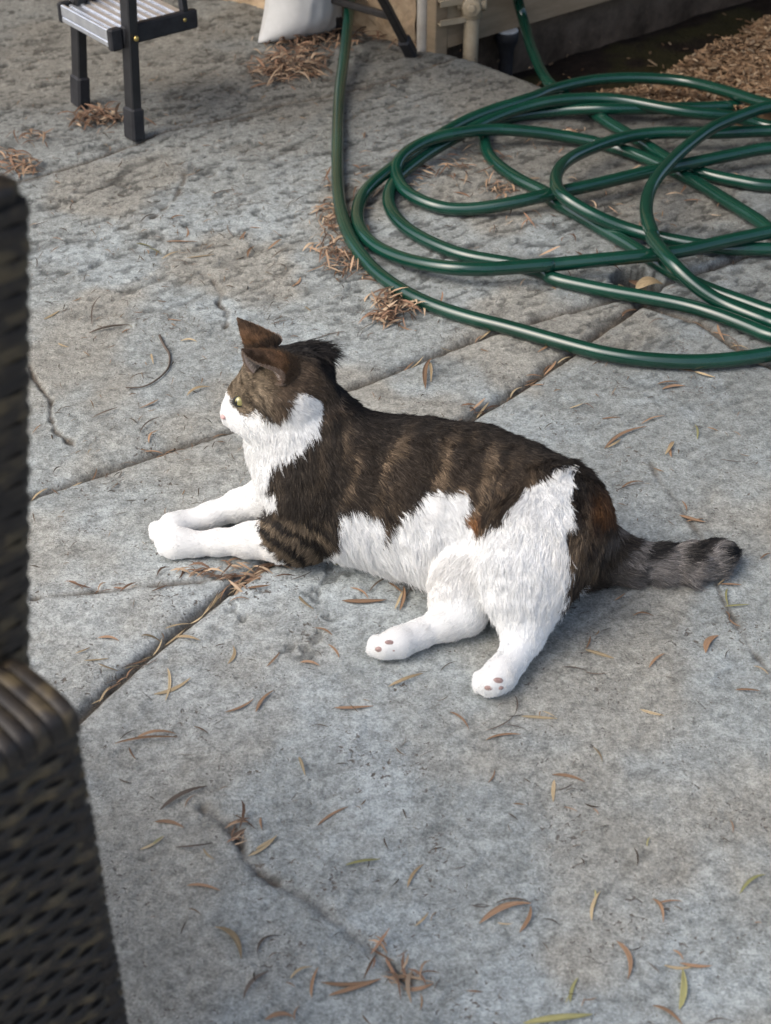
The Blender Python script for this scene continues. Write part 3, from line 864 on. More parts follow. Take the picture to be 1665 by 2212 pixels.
# arm top: bands laid across, rolled over the outer edge
AW = .065
armp = empty('arm_rest'); armp.parent = chair
MB().box(CPt(PL / 2, -AW / 2 - .004, ATOP - .012), (PL, AW - .012, .02), (fx, ox, Zv)).build('core', mat_new('arm_core', (.006, .005, .004), .9), armp)
k = 0; f_ = 0.0
while f_ < PL:
    w_ = .0105
    prof = []
    for a in np.linspace(-15, 195, 16):
        ca2, sa2 = math.cos(R(a)), math.sin(R(a))
        so = math.copysign(abs(ca2) ** .55, ca2); sz = math.copysign(abs(sa2) ** .55, sa2)
        prof.append((-AW / 2 + .0 + so * (AW / 2 + .002), ATOP - .012 + sz * .0155))
    vs, fs = [], []
    for (df, dd) in ((.0004, -.0014), (.0028, .0), (.0078, .0), (w_ - .0004, -.0014)):
        for (o_, z_) in prof:
            vs.append(tuple(CPt(f_ + df, o_, z_ + dd)))
    n_ = len(prof)
    for a in range(3):
        for b in range(n_ - 1):
            fs.append((a * n_ + b, (a + 1) * n_ + b, (a + 1) * n_ + b + 1, a * n_ + b + 1))
    mesh_obj('band', vs, fs, M['wicker'], armp)
    f_ += w_
# back post leaning away, wrapped, rounded top
def post(fo, oo, name):
    pst = empty(name); pst.parent = chair
    base = CPt(fo, oo, .30)
    topz = .828
    nb = int((topz - .30) / .0098)
    w_, d_ = .046, .040
    ldir = -fx * .17 + ox * .0
    core = MB().box(base + Zv * .26 + ldir * .26, (w_ - .008, d_ - .008, .52), (fx, ox, (Zv + ldir).normalized()))
    core.build('core', mat_new('post_core', (.006, .005, .004), .9), pst)
    for k in range(nb + 1):
        z_ = k * .0098
        t = max(0, (z_ - (topz - .30 - .022)) / .022)
        sc = math.sqrt(max(0.05, 1 - t * t)) if t > 0 else 1
        vs, fs = [], []
        c = base + Zv * z_ + ldir * z_
        nn = 24
        for (dz, rr) in ((-.0048, -.0007), (-.002, 0), (.002, 0), (.0048, -.0007)):
            for i in range(nn):
                a = 2 * math.pi * i / nn
                ca2, sa2 = math.cos(a), math.sin(a)
                so = math.copysign(abs(ca2) ** .5, ca2); sz = math.copysign(abs(sa2) ** .5, sa2)
                wv_ = .0009 * math.sin(a * 6 + (math.pi if k % 2 else 0))
                vs.append(tuple(c + fx * so * (w_ / 2 * sc + rr + wv_) + ox * sz * (d_ / 2 * sc + rr + wv_) + Zv * dz))
        for a in range(3):
            for i in range(nn):
                j = (i + 1) % nn
                fs.append((a * nn + i, a * nn + j, (a + 1) * nn + j, (a + 1) * nn + i))
        if k == nb: fs.append(tuple(3 * nn + i for i in range(nn)))
        mesh_obj('wrap', vs, fs, M['wicker'], pst)
post(.045, -.085, 'back_post')
MB().tube([tuple(CPt(.007, -.011, z_)) for z_ in np.linspace(.0, ATOP - .012, 60)], [.0088 + .0012 * math.sin(k * 2.1) for k in range(60)], 10).build('corner_stake', M['wicker'], chair, True)
# rest of the chair, out of the picture to the left: an open slatted back, seat and the other arm
W2 = .44
lean_ = (Zv - fx * .17).normalized()
for z_, h_ in ((.80, .05), (.50, .04)):
    MB().box(CPt(.045 - .17 * (z_ - .30), -.115 - W2 / 2, z_), (.025, W2 - .02, h_), (fx, ox, Zv), .006).build('back_rail', M['wicker'], chair)
for k in range(6):
    o_ = -.16 - k * (W2 - .09) / 5
    MB().bar(CPt(.011, o_, .50), CPt(-.040, o_, .80), .012, .010, ox, .002).build('back_slat', M['wicker'], chair)
MB().box(CPt(PL / 2 + .02, -.09 - W2 / 2, .36), (PL - .05, W2 - .02, .05), (fx, ox, Zv), .012).build('seat', M['wicker'], chair)
MB().box(CPt(PL / 2, -W2 - .11, ATOP - .012), (PL, .055, .028), (fx, ox, Zv), .01).build('far_arm', M['wicker'], chair)
for f_ in (.025, PL - .025):
    MB().box(CPt(f_, -.035, .16), (.04, .04, .315), (fx, ox, Zv), .004).build('leg', M['black_metal'], chair)
    MB().box(CPt(f_, -W2 - .11, .255), (.035, .035, .505), (fx, ox, Zv), .004).build('leg', M['black_metal'], chair)
# ================================================================== THE CAT
def NP(px, py, h): return np.array(at(px, py, h))
# chains: (name, [(px,py,height,radius,fur length)...], blend into body, hair flow (+1 along the chain, -1 against), extra flow vector)
CH = [
 ('torso',  [(655, 1015, .100, .050, .013), (720, 1022, .092, .072, .014), (810, 1034, .090, .076, .014), (905, 1046, .088, .078, .015), (1010, 1066, .087, .081, .016), (1095, 1094, .086, .078, .016), (1175, 1128, .083, .071, .016), (1215, 1156, .072, .056, .016)], .000, 1, (0, -.25, -.55)),
 ('belly',  [(765, 1122, .058, .051, .015), (860, 1132, .056, .056, .019), (950, 1152, .056, .057, .020), (1040, 1165, .055, .055, .018)], .045, 1, (-.2, -.5, -1.2)),
 ('neck',   [(700, 985, .120, .064, .016), (672, 925, .152, .056, .016), (640, 868, .190, .047, .013)], .030, -1, (0, 0, -.3)),
 ('bib',    [(625, 1000, .098, .042, .013), (596, 950, .125, .034, .013), (580, 905, .160, .030, .010)], .030, -1, (0, 0, -1.0)),
 ('skull',  [(640, 824, .220, .042, .010), (598, 826, .212, .042, .007)], .018, -1, (0, 0, -.15)),
 ('cheek',  [(604, 880, .180, .033, .010), (562, 892, .172, .026, .007)], .020, -1, (0, -.2, -.4)),
 ('face',   [(572, 838, .203, .034, .006), (535, 862, .186, .025, .005), (506, 883, .174, .0150, .0035)], .014, -1, (0, 0, -.1)),
 ('muzzle', [(522, 900, .165, .0165, .005), (497, 900, .163, .0115, .003)], .010, -1, (0, 0, -.2)),
 ('chin',   [(534, 918, .158, .0150, .005), (514, 917, .157, .0090, .0035)], .008, -1, (0, 0, -.5)),
 ('brow',   [(560, 836, .204, .0200, .006), (528, 848, .194, .0150, .004)], .010, -1, (0, 0, -.1)),
 ('shoulder', [(715, 1010, .102, .058, .013), (680, 1085, .070, .052, .012), (640, 1150, .042, .037, .009)], .022, 1, (.2, 0, -.3)),
 ('foreleg', [(655, 1160, .034, .0330, .008), (600, 1163, .030, .0260, .006), (540, 1166, .026, .0200, .005), (470, 1171, .020, .0145, .0045), (420, 1175, .017, .0135, .004), (386, 1172, .018, .0170, .0035), (368, 1176, .015, .0140, .003)], .012, 1, (0, 0, 0)),
 ('far_foreleg', [(640, 1062, .060, .034, .008), (580, 1074, .042, .0260, .006), (520, 1090, .030, .0185, .005), (455, 1112, .022, .0145, .0045), (408, 1128, .017, .0135, .004), (374, 1138, .018, .0160, .0035), (354, 1148, .015, .0130, .003)], .004, 1, (0, 0, 0)),
 ('haunch', [(1190, 1118, .105, .064, .016), (1160, 1180, .098, .063, .017), (1138, 1240, .082, .053, .015), (1130, 1295, .062, .038, .010), (1134, 1335, .046, .0275, .007), (1128, 1378, .034, .0205, .006), (1106, 1424, .025, .0150, .005), (1080, 1456, .021, .0170, .004), (1062, 1472, .019, .0165, .0035)], .025, 1, (.3, .0, -.1)),
 ('far_hind', [(1060, 1200, .055, .050, .014), (1010, 1252, .042, .042, .011), (990, 1296, .032, .0310, .008), (1004, 1324, .026, .0235, .006), (962, 1344, .022, .0190, .006), (905, 1369, .018, .0145, .005), (864, 1386, .018, .0160, .004), (834, 1396, .017, .0155, .0035)], .012, 1, (0, 0, 0)),
 ('rump',   [(1210, 1150, .060, .050, .016), (1240, 1188, .042, .040, .016)], .030, 1, (.3, -.2, -.3)),
 ('tail',   [(1262, 1178, .046, .036, .015), (1306, 1196, .034, .0320, .017), (1352, 1210, .026, .0250, .018), (1420, 1216, .022, .0205, .018), (1490, 1216, .022, .0210, .018), (1540, 1206, .022, .0195, .016), (1564, 1196, .021, .0150, .013)], .020, 1, (0, 0, 0)),
]
prims = []          # a, b, ra, rb, la, lb, flow, chain index
for ci, (nm, pts, kb, sg, ex) in enumerate(CH):
    W = [NP(*p[:3]) for p in pts]
    for i in range(len(pts) - 1):
        fl = (W[i + 1] - W[i]); fl = sg * fl / np.linalg.norm(fl) + np.array(ex)
        prims.append((W[i], W[i + 1], pts[i][3], pts[i + 1][3], pts[i][4], pts[i + 1][4], fl, ci))
# toes: small lobes at the paw ends
TOES = [(351, 1171, .013, .0102), (358, 1185, .010, .0106), (373, 1193, .009, .0104), (390, 1193, .009, .0088),
        (337, 1141, .013, .0098), (339, 1154, .010, .0100), (350, 1165, .009, .0092),
        (1037, 1464, .016, .0092), (1037, 1480, .011, .0098), (1053, 1489, .010, .0095), (1072, 1486, .011, .0088),
        (811, 1386, .016, .0090), (808, 1401, .011, .0096), (822, 1408, .009, .0094), (841, 1406, .010, .0085)]
toeP = [(NP(x, y, h), r) for x, y, h, r in TOES]
def smin(a, b, k):
    if k <= 0: return np.minimum(a, b)
    h = np.maximum(k - np.abs(a - b), 0) / k
    return np.minimum(a, b) - h * h * k * .25
def prim_d(P, pr):
    a, b, ra, rb = pr[:4]
    ab = (b - a).astype(P.dtype); pa = P - a.astype(P.dtype)
    t = np.clip((pa @ ab) / float(ab @ ab), 0, 1)
    q = pa - t[:, None] * ab
    return np.sqrt(np.einsum('ij,ij->i', q, q)) - (ra + (rb - ra) * t), t
def cat_sdf(P):
    body = None
    for ci, (nm, pts, kb, sg, ex) in enumerate(CH):
        d = None
        for pr in prims:
            if pr[7] != ci: continue
            e, _ = prim_d(P, pr)
            d = e if d is None else smin(d, e, .012)
        body = d if body is None else smin(body, d, kb)
    for c, r in toeP:
        q = P - c.astype(P.dtype)
        body = smin(body, np.sqrt(np.einsum('ij,ij->i', q, q)) - r, .0022)
    # floor
    return -smin(-body, P[:, 2] - .0025, .004) * 1.0
def cat_grad(P, e=.0012):
    g = np.stack([cat_sdf(P + np.eye(3)[i] * e) - cat_sdf(P - np.eye(3)[i] * e) for i in range(3)], 1)
    return g / (np.linalg.norm(g, axis=1, keepdims=True) + 1e-9)
def surface_nets(lo, hi, res):
    n = np.ceil((hi - lo) / res).astype(int) + 1
    ax = [lo[i] + res * np.arange(n[i]) for i in range(3)]
    Gd = np.full(n, 1.0, np.float32)
    # evaluate slab by slab
    YY, ZZ = np.meshgrid(ax[1], ax[2], indexing='ij')
    for c0_ in range(0, n[0], 16):
        xs = ax[0][c0_:c0_ + 16]
        P = np.stack([np.repeat(xs, YY.size), np.tile(YY.ravel(), len(xs)), np.tile(ZZ.ravel(), len(xs))], 1).astype(np.float32)
        Gd[c0_:c0_ + 16] = cat_sdf(P).reshape(len(xs), n[1], n[2])
    S = Gd < 0
    cell = np.zeros(n - 1, np.int8)
    for i in (0, 1):
        for j in (0, 1):
            for k in (0, 1):
                cell += S[i:n[0] - 1 + i, j:n[1] - 1 + j, k:n[2] - 1 + k]
    act = (cell > 0) & (cell < 8)
    cid = np.full(cell.shape, -1, np.int64)
    I = np.argwhere(act)
    cid[act] = np.arange(len(I))
    acc = np.zeros((len(I), 3)); cnt_ = np.zeros(len(I))
    corners = [(i, j, k) for i in (0, 1) for j in (0, 1) for k in (0, 1)]
    for a in range(8):
        for b in range(a + 1, 8):
            ca, cb = np.array(corners[a]), np.array(corners[b])
            if np.abs(ca - cb).sum() != 1: continue
            va = Gd[tuple((I + ca).T)]; vb = Gd[tuple((I + cb).T)]
            m = (va < 0) != (vb < 0)
            t = va / (va - vb + 1e-12)
            acc[m] += ((1 - t)[:, None] * ca + t[:, None] * cb)[m]; cnt_[m] += 1
    Vt = lo + (I + acc / cnt_[:, None]) * res
    quads = []
    for d in range(3):
        e1, e2 = (d + 1) % 3, (d + 2) % 3
        A = [slice(1, -1)] * 3; B = [slice(1, -1)] * 3
        A[d] = slice(0, -1); B[d] = slice(1, None)
        s0, s1 = S[tuple(A)], S[tuple(B)]
        E = np.argwhere(s0 != s1)
        base = E.copy()
        for q in range(3):
            if q != d: base[:, q] += 1
        def cidx(o1, o2):
            c = base.copy(); c[:, e1] += o1; c[:, e2] += o2
            return cid[tuple(c.T)]
        quad = np.stack([cidx(-1, -1), cidx(0, -1), cidx(0, 0), cidx(-1, 0)], 1)
        flip = ~s0[tuple(E.T)]
        quad[flip] = quad[flip][:, ::-1]
        quads.append(quad)
    return Vt, np.concatenate(quads)
lo = np.array([min(p[0][i] - p[2] for p in prims) for i in range(3)]) - .02
hi = np.array([max(max(p[0][i], p[1][i]) + max(p[2], p[3]) for p in prims) for i in range(3)]) + .02
lo[2] = -.004
cv, cq = surface_nets(lo, hi, .0042)

# ---------------- coat colours, laid out over the cat's visible side
B1f = lambda u, v: (432 + u * .22703, 658.7 + v * .22703)
B2f = lambda u, v: (313.2 + u * .3956, 648 + v * .3956)
B3f = lambda u, v: (648 + u * .4216, 837 + v * .4216)
B4f = lambda u, v: (756 + u * .5189, 1080 + v * .5189)
W_FRONT = [(300, 790)] + [B1f(*p) for p in [(225, 600), (262, 660), (258, 760), (272, 860), (290, 965), (350, 985), (400, 1030), (470, 1050), (520, 1040), (570, 1080), (680, 1085), (760, 1050), (820, 980), (870, 900), (930, 850), (1010, 850), (1080, 880), (1140, 930), (1150, 1020), (1110, 1100), (1100, 1150), (1040, 1200), (1020, 1260), (970, 1330), (880, 1390), (800, 1427)]] + [B2f(*p) for p in [(760, 850), (700, 880), (670, 930), (670, 1000), (690, 1050), (720, 1090), (715, 1110), (670, 1130), (655, 1180), (625, 1200), (620, 1260), (650, 1330), (700, 1380), (770, 1425)]] + [(600, 1270), (300, 1270)]
W_BELLY = [B3f(*p) for p in [(130, 890), (150, 840), (190, 740), (200, 650), (260, 632), (320, 622), (395, 650), (408, 700), (405, 775), (430, 740), (500, 660), (560, 600), (620, 550), (700, 512), (790, 510), (830, 545), (842, 600), (830, 650), (870, 700), (900, 740), (960, 730), (1030, 680), (1090, 610), (1150, 520), (1240, 450), (1320, 405), (1390, 405), (1402, 470), (1375, 560), (1385, 650), (1365, 740), (1385, 850), (1400, 920)]] + [B4f(*p) for p in [(935, 270), (930, 330), (900, 420), (890, 480), (860, 620), (760, 740), (700, 850), (0, 860), (-200, 300)]]
def coat(P, jit=True):
    n = len(P)
    px, py = proj(P)
    rg = np.random.RandomState(11)
    q = P * 70
    jx = (vn3(q + 5) - .5) * 16 + (rg.randn(n) * 2.2 if jit else 0)
    jy = (vn3(q + 21) - .5) * 20 + (rg.randn(n) * 3.0 if jit else 0)
    X_, Y_ = px + jx, py + jy
    white = in_poly(X_, Y_, W_FRONT) | in_poly(X_, Y_, W_BELLY)
    # tabby
    wob = (vn3(P * 14 + 2) - .5) * 64 + (vn3(P * 34) - .5) * 20 + (vn3(P * 80 + 9) - .5) * 10
    sc = px * .955 + py * .296 + wob
    st = .5 + .5 * np.sin(sc / 46 * 2 * math.pi)
    s2_ = .5 + .5 * np.sin((sc + (vn3(P * 50 + 70) - .5) * 24) / 19 * 2 * math.pi)
    st = (.72 * sstep(.30, 1.0, st) + .34 * sstep(.4, 1.0, s2_)) * sstep(.20, .62, vn2(sc / 30 + 7, (py * .955 - px * .296) / 95)) * (.55 + .7 * vn2(sc / 9, (py * .955 - px * .296) / 40 + 3))
    dark = np.array([.013, .0105, .009]); lite = np.array([.190, .135, .086]); mid = np.array([.030, .022, .016])
    back = np.interp(px, [560, 640, 720, 760, 800, 900, 1000, 1120, 1210, 1290, 1340], [735, 735, 790, 860, 876, 884, 886, 925, 980, 1045, 1110])
    dist = py - back
    side = sstep(15, 130, dist)
    body = (mid * (1 - st[:, None]) + lite * st[:, None]) * side[:, None] + dark * (1 - side[:, None]) * (1 + .9 * st[:, None] * sstep(8, 60, dist)[:, None])
    body = body * (.70 + .65 * vn3(P * 45 + 3))[:, None]
    # shoulder and neck are plainer
    sh = sstep(800, 700, px) * sstep(850, 900, py)
    body = body * (1 - .75 * sh[:, None]) + (np.array([.030, .024, .019]) * (.6 + .8 * vn3(P * 50 + 8))[:, None]) * .75 * sh[:, None]
    # elbow bands
    el = sstep(1105, 1130, py) * sstep(720, 690, px)
    ban = sstep(.3, .7, .5 + .5 * np.sin((py * .8 - px * .55 + wob * .3) / 34 * 6.283))
    eb = np.array([.016, .013, .011]) * (1 - ban[:, None]) + np.array([.13, .098, .066]) * ban[:, None]
    body = body * (1 - el[:, None]) + eb * el[:, None]
    # orange tint by the belly fold and the rump
    og = np.maximum(np.exp(-((px - 1012) ** 2 / 20 ** 2 + (py - 1130) ** 2 / 22 ** 2)), .5 * np.exp(-((px - 1298) ** 2 / 24 ** 2 + (py - 1095) ** 2 / 40 ** 2)))
    body = body * (1 - og[:, None]) + np.array([.20, .085, .028]) * og[:, None]
    # head: grizzled grey brown, dark crown and nape, darker cheek
    hd = (py < 915) & (px < 735) & (py < 1500 - px * .85)
    wob2 = (vn3(P * 90 + 2) - .5)
    hs = .5 + .5 * np.sin((px * .80 - py * .30 + wob2 * 30) / 15 * 6.283)
    head = np.array([.165, .128, .088]) * (.55 + .75 * hs)[:, None] * (.75 + .5 * vn3(P * 220))[:, None]
    ck = sstep(560, 610, px)[:, None]
    head = head * (1 - ck) + np.array([.085, .060, .041]) * (.65 + .7 * vn3(P * 120))[:, None] * ck
    el2 = np.exp(-((px - 555 - (py - 880) * 1.2) / 12) ** 2) * sstep(868, 878, py)     # eye stripe back over the cheek
    head = head * (1 - .75 * el2[:, None]) + np.array([.018, .014, .011]) * .75 * el2[:, None]
    cr_ = sstep(52, 26, py - np.interp(px, [540, 600, 660, 700, 730], [735, 728, 738, 770, 810])) * sstep(560, 590, px)
    head = head * (1 - cr_[:, None]) + np.array([.0125, .011, .011]) * cr_[:, None]
    inc = np.maximum(np.exp(-(((px - 501) / 6) ** 2 + ((py - 872) / 8) ** 2)), .8 * np.exp(-(((px - 536) / 14) ** 2 + ((py - 868 - (px - 536) * .5) / 5) ** 2)))
    head = head * (1 - .85 * inc[:, None]) + np.array([.012, .010, .009]) * .85 * inc[:, None]
    body = np.where(hd[:, None], head, body)
    # tail: grey with dark bands
    tl = sstep(1290, 1330, px) * (py > 1120)
    tb_ = .5 + .5 * np.sin((px + .9 * (py - 1200) + wob * .9) / 82 * 6.283 + 1.0)
    tb_ = np.clip(tb_ * .75 + .55 * sstep(1222, 1186, py + wob * .35) - .12, 0, 1)
    dk_ = sstep(.50, .85, tb_)[:, None]
    tcol = np.array([.175, .160, .148]) * (1 - dk_) + np.array([.022, .020, .019]) * dk_
    tcol = tcol * (.55 + .9 * vn3(P * 130 + 4))[:, None]
    tip = (sstep(1535, 1575, px) * sstep(1225, 1195, py))[:, None]
    tcol = tcol * (1 - tip) + np.array([.014, .013, .013]) * tip
    brn = sstep(1400, 1320, px)[:, None]
    tcol = tcol * (1 - .6 * brn) + np.array([.065, .046, .030]) * .6 * brn
    body = body * (1 - tl[:, None]) + tcol * tl[:, None]
    wc = np.array([.80, .80, .785]) * np.ones((n, 1))
    cream = sstep(.45, .75, vn3(P * 14 + 60))[:, None] * sstep(1050, 1200, py)[:, None]
    wc = wc * (1 - .5 * cream) + np.array([.80, .765, .71]) * .5 * cream
    return np.where(white[:, None], wc, body), white
scol, swhite = coat(cv, False)
M['cat_skin'] = attr_mat('cat_skin', rough=.9, spec=.1)
root_c = at(900, 1150)
cat = empty('cat', (root_c.x, root_c.y, 0))
tag(cat, 'brown tabby and white cat lying on the patio with its head raised', 'cat')
ro = np.array(cat.location)
body_o = fast_mesh('body', cv - ro, cq, M['cat_skin'], cat, cols=scol * .85)

# ---------------- fur
M['fur'] = attr_mat('fur', 'fur_color', rough=.62, spec=.22)
rng = np.random.RandomState(5)
tri = np.concatenate([cq[:, [0, 1, 2]], cq[:, [0, 2, 3]]])
ta, tb3, tc3 = cv[tri[:, 0]], cv[tri[:, 1]], cv[tri[:, 2]]
area = np.linalg.norm(np.cross(tb3 - ta, tc3 - ta), axis=1) / 2
ok_ = (cv[tri].mean(1)[:, 2] > .004)
area = area * ok_
# denser on the side one looks at, sparser on the underside
NH = 230000
pick = rng.choice(len(tri), NH, p=area / area.sum())
r1, r2 = rng.rand(NH), rng.rand(NH)
fl_ = r1 + r2 > 1
r1[fl_], r2[fl_] = 1 - r1[fl_], 1 - r2[fl_]
root = ta[pick] + (tb3 - ta)[pick] * r1[:, None] + (tc3 - ta)[pick] * r2[:, None]
nrm = cat_grad(root)
flow = np.zeros((NH, 3)); flen = np.zeros(NH); wsum = np.zeros(NH)
for pr in prims:
    d, t = prim_d(root, pr)
    w = np.exp(-np.maximum(d, -.01) / .006)
    flow += w[:, None] * pr[6]; flen += w * (pr[4] + (pr[5] - pr[4]) * t); wsum += w
flen /= wsum
flow -= nrm * np.einsum('ij,ij->i', flow, nrm)[:, None]
flow /= np.linalg.norm(flow, axis=1, keepdims=True) + 1e-9
rpx, rpy = proj(root)
# longer tufts: nape, hind edge of the thigh, belly hem
nape = np.exp(-(((rpx - 675) / 48) ** 2 + ((rpy - 758) / 24) ** 2))
hem = np.exp(-(((rpx - 930) / 90) ** 2 + ((rpy - 1215) / 30) ** 2))
thb = np.exp(-(((rpx - 1235) / 30) ** 2 + ((rpy - 1230) / 80) ** 2))
earz = np.exp(-(((rpx - 605) / 45) ** 2 + ((rpy - 795) / 38) ** 2))
flen = flen * (1 - .55 * earz) * (1 + 1.5 * nape + .7 * hem + .5 * thb) * rng.uniform(.65, 1.15, NH)
cl = np.stack([vn3(root * 95 + 13 * i) - .5 for i in range(3)], 1) * 1.1 + np.stack([vn3(root * 220 + 7 * i) - .5 for i in range(3)], 1) * .7
cl -= nrm * np.einsum('ij,ij->i', cl, nrm)[:, None] * .5
lift = (.34 + .75 * nape + .12 * hem)[:, None]
cl = cl * (1 + 1.3 * nape)[:, None]
jt = rng.randn(NH, 3) * .10
K = 4
pts_ = np.zeros((NH, K, 3), np.float32)
for k in range(K):
    t = k / (K - 1)
    off = flow * (t * .92) + nrm * (lift * t * (1.25 - .65 * t)) + (cl * .75 + jt) * t * t
    off[:, 2] -= .12 * t * t
    pts_[:, k] = root - nrm * .0006 + off * flen[:, None]
pts_[:, :, 2] = np.maximum(pts_[:, :, 2], .0012)
fcol, fwhite = coat(root)
var = rng.uniform(.72, 1.28, NH)
# agouti: some brown hairs are pale banded, some nearly black
ag = rng.rand(NH)
fcol = np.where(fwhite[:, None], fcol * rng.uniform(.90, 1.06, NH)[:, None], fcol * var[:, None])
gr = (ag > .90) & ~fwhite
fcol[gr] = fcol[gr] * 1.9 + np.array([.02, .017, .012])
bk_ = (ag < .15) & ~fwhite
fcol[bk_] *= .45
# leave the eyes and nose free
EYE = (519, 866); NOSE = (480, 899)
free = (np.hypot(rpx - EYE[0], (rpy - EYE[1]) * .9) < 8.0) | (np.hypot((rpx - NOSE[0]) / 1.1, (rpy - NOSE[1]) / 1.2) < 5)
keepf = ~free
pts_, fcol, flen = pts_[keepf], fcol[keepf], flen[keepf]
NH = len(pts_)
hc = bpy.data.hair_curves.new('fur')
hc.add_curves([K] * NH)
hc.attributes['position'].data.foreach_set('vector', (pts_ - ro.astype(np.float32)).ravel())
ra_ = hc.attributes.new('radius', 'FLOAT', 'POINT')
rad = np.array([1.0, .9, .6, .12])[None, :] * np.where(flen > .008, .00034, .00027)[:, None]
ra_.data.foreach_set('value', rad.astype(np.float32).ravel())
ca__ = hc.attributes.new('fur_color', 'FLOAT_COLOR', 'CURVE')
c4 = np.ones((NH, 4), np.float32); c4[:, :3] = np.clip(fcol, 0, .93)
ca__.data.foreach_set('color', c4.ravel())
hc.materials.append(M['fur'])
fur = link('fur', hc, cat)

# ---------------- ears, eyes, nose, pads, whiskers
def hit(px, py, push=0.0):
    """point where the ray of a picture position meets the cat"""
    a, b = (px - 832.5) / FPX, -(py - 1105.5) / FPX
    d = np.array([a, CP + b * SP, -SP + b * CP]); d /= np.linalg.norm(d)
    o_ = np.array([0, 0, CAM_H]); t = 1.4
    for _ in range(120):
        s_ = float(cat_sdf((o_ + d * t)[None])[0])
        t += max(s_, -.002) * .8
        if abs(s_) < 1e-5: break
    return o_ + d * (t + push), d
M['ear_out'] = noise_col(mat_new('ear_back', rough=.85, spec=.15), (.11, .066, .042), (.23, .135, .074), 60, bump=.5, bscale=700, bdist=.0008, stretch=(1, 1, .4))
M['ear_in'] = noise_col(mat_new('ear_inner', rough=.8, spec=.2), (.52, .40, .35), (.68, .57, .51), 60, bump=.2, bscale=300, bdist=.0006)
def ear(tip, base, bow, mo, mi, notch=0.0):
    """a cup open between the first and last base point, drawn out to a tip"""
    tip = np.array(tip)
    n, m = 16, 26
    arc = np.array(catmull(base, 12))
    tt = np.linspace(0, len(arc) - 1, m)
    arc = np.array([arc[int(t)] * (1 - t % 1) + arc[min(int(t) + 1, len(arc) - 1)] * (t % 1) for t in tt])
    cen = arc.mean(0)
    outer = []
    for i in range(n):
        v = i / (n - 1)
        for j in range(m):
            jj = j * (1 - notch * math.sin(math.pi * min(1, v * 1.1 + .05)) ** .8 * (1 - v * .6)); j0 = int(jj); fr_ = jj - j0
            bp_ = arc[j0] * (1 - fr_) + arc[min(j0 + 1, m - 1)] * fr_
            p = bp_ * (1 - v) + tip * v + (bp_ - cen) * bow * v * (1 - v) * 2.0
            outer.append(p)
    outer = np.array(outer)
    axis = [cen * (1 - i / (n - 1)) + tip * i / (n - 1) for i in range(n)]
    nb = np.array([(outer[i * m + j] - axis[i]) for i in range(n) for j in range(m)])
    nb /= np.linalg.norm(nb, axis=1, keepdims=True) + 1e-6
    inner = outer - nb * (.0016 * np.repeat(np.linspace(1, .1, n), m))[:, None]
    f1_, f2_ = [], []
    for i in range(n - 1):
        for j in range(m - 1):
            a = i * m + j
            f1_.append((a, a + 1, a + m + 1, a + m)); f2_.append((a, a + m, a + m + 1, a + 1))
    e = mesh_obj('ear', outer, f1_, mo, cat)
    N_ = n * m
    vv_ = np.concatenate([outer, inner])
    fr = [(a + N_, b + N_, c + N_, d + N_) for a, b, c, d in f2_]
    for i in range(n - 1):
        fr.append((i * m, (i + 1) * m, (i + 1) * m + N_, i * m + N_))
        fr.append((i * m + m - 1, i * m + m - 1 + N_, (i + 1) * m + m - 1 + N_, (i + 1) * m + m - 1))
    mesh_obj('ear_lining', vv_, fr, mi, e)
    return e, outer, nb, n, m
def lift_tip(px, py, cen, length):
    best = None
    for h_ in np.linspace(.36, .2, 161):
        p = np.array(at(px, py, h_))
        d_ = abs(np.linalg.norm(p - cen) - length)
        if best is None or d_ < best[0] - 1e-3: best = (d_, p)
    return best[1]
earsurf = []
nbase = [hit(x_, y_, .001)[0] for x_, y_ in ((548, 806), (566, 782), (604, 766), (642, 778), (648, 806), (624, 830), (594, 832))]
ncen = np.mean(nbase, 0)
earsurf.append(ear(lift_tip(526, 757, ncen, .060), nbase, .22, M['ear_out'], M['ear_in'], .27))
fbase = [np.array(at(*q)) for q in ((545, 757, .236), (549, 765, .246), (562, 767, .250), (584, 758, .254), (603, 745, .250), (611, 735, .240))]
fcen = np.mean(fbase, 0)
earsurf.append(ear(lift_tip(517, 690, fcen, .052), fbase, .30, M['ear_out'], M['ear_in']))
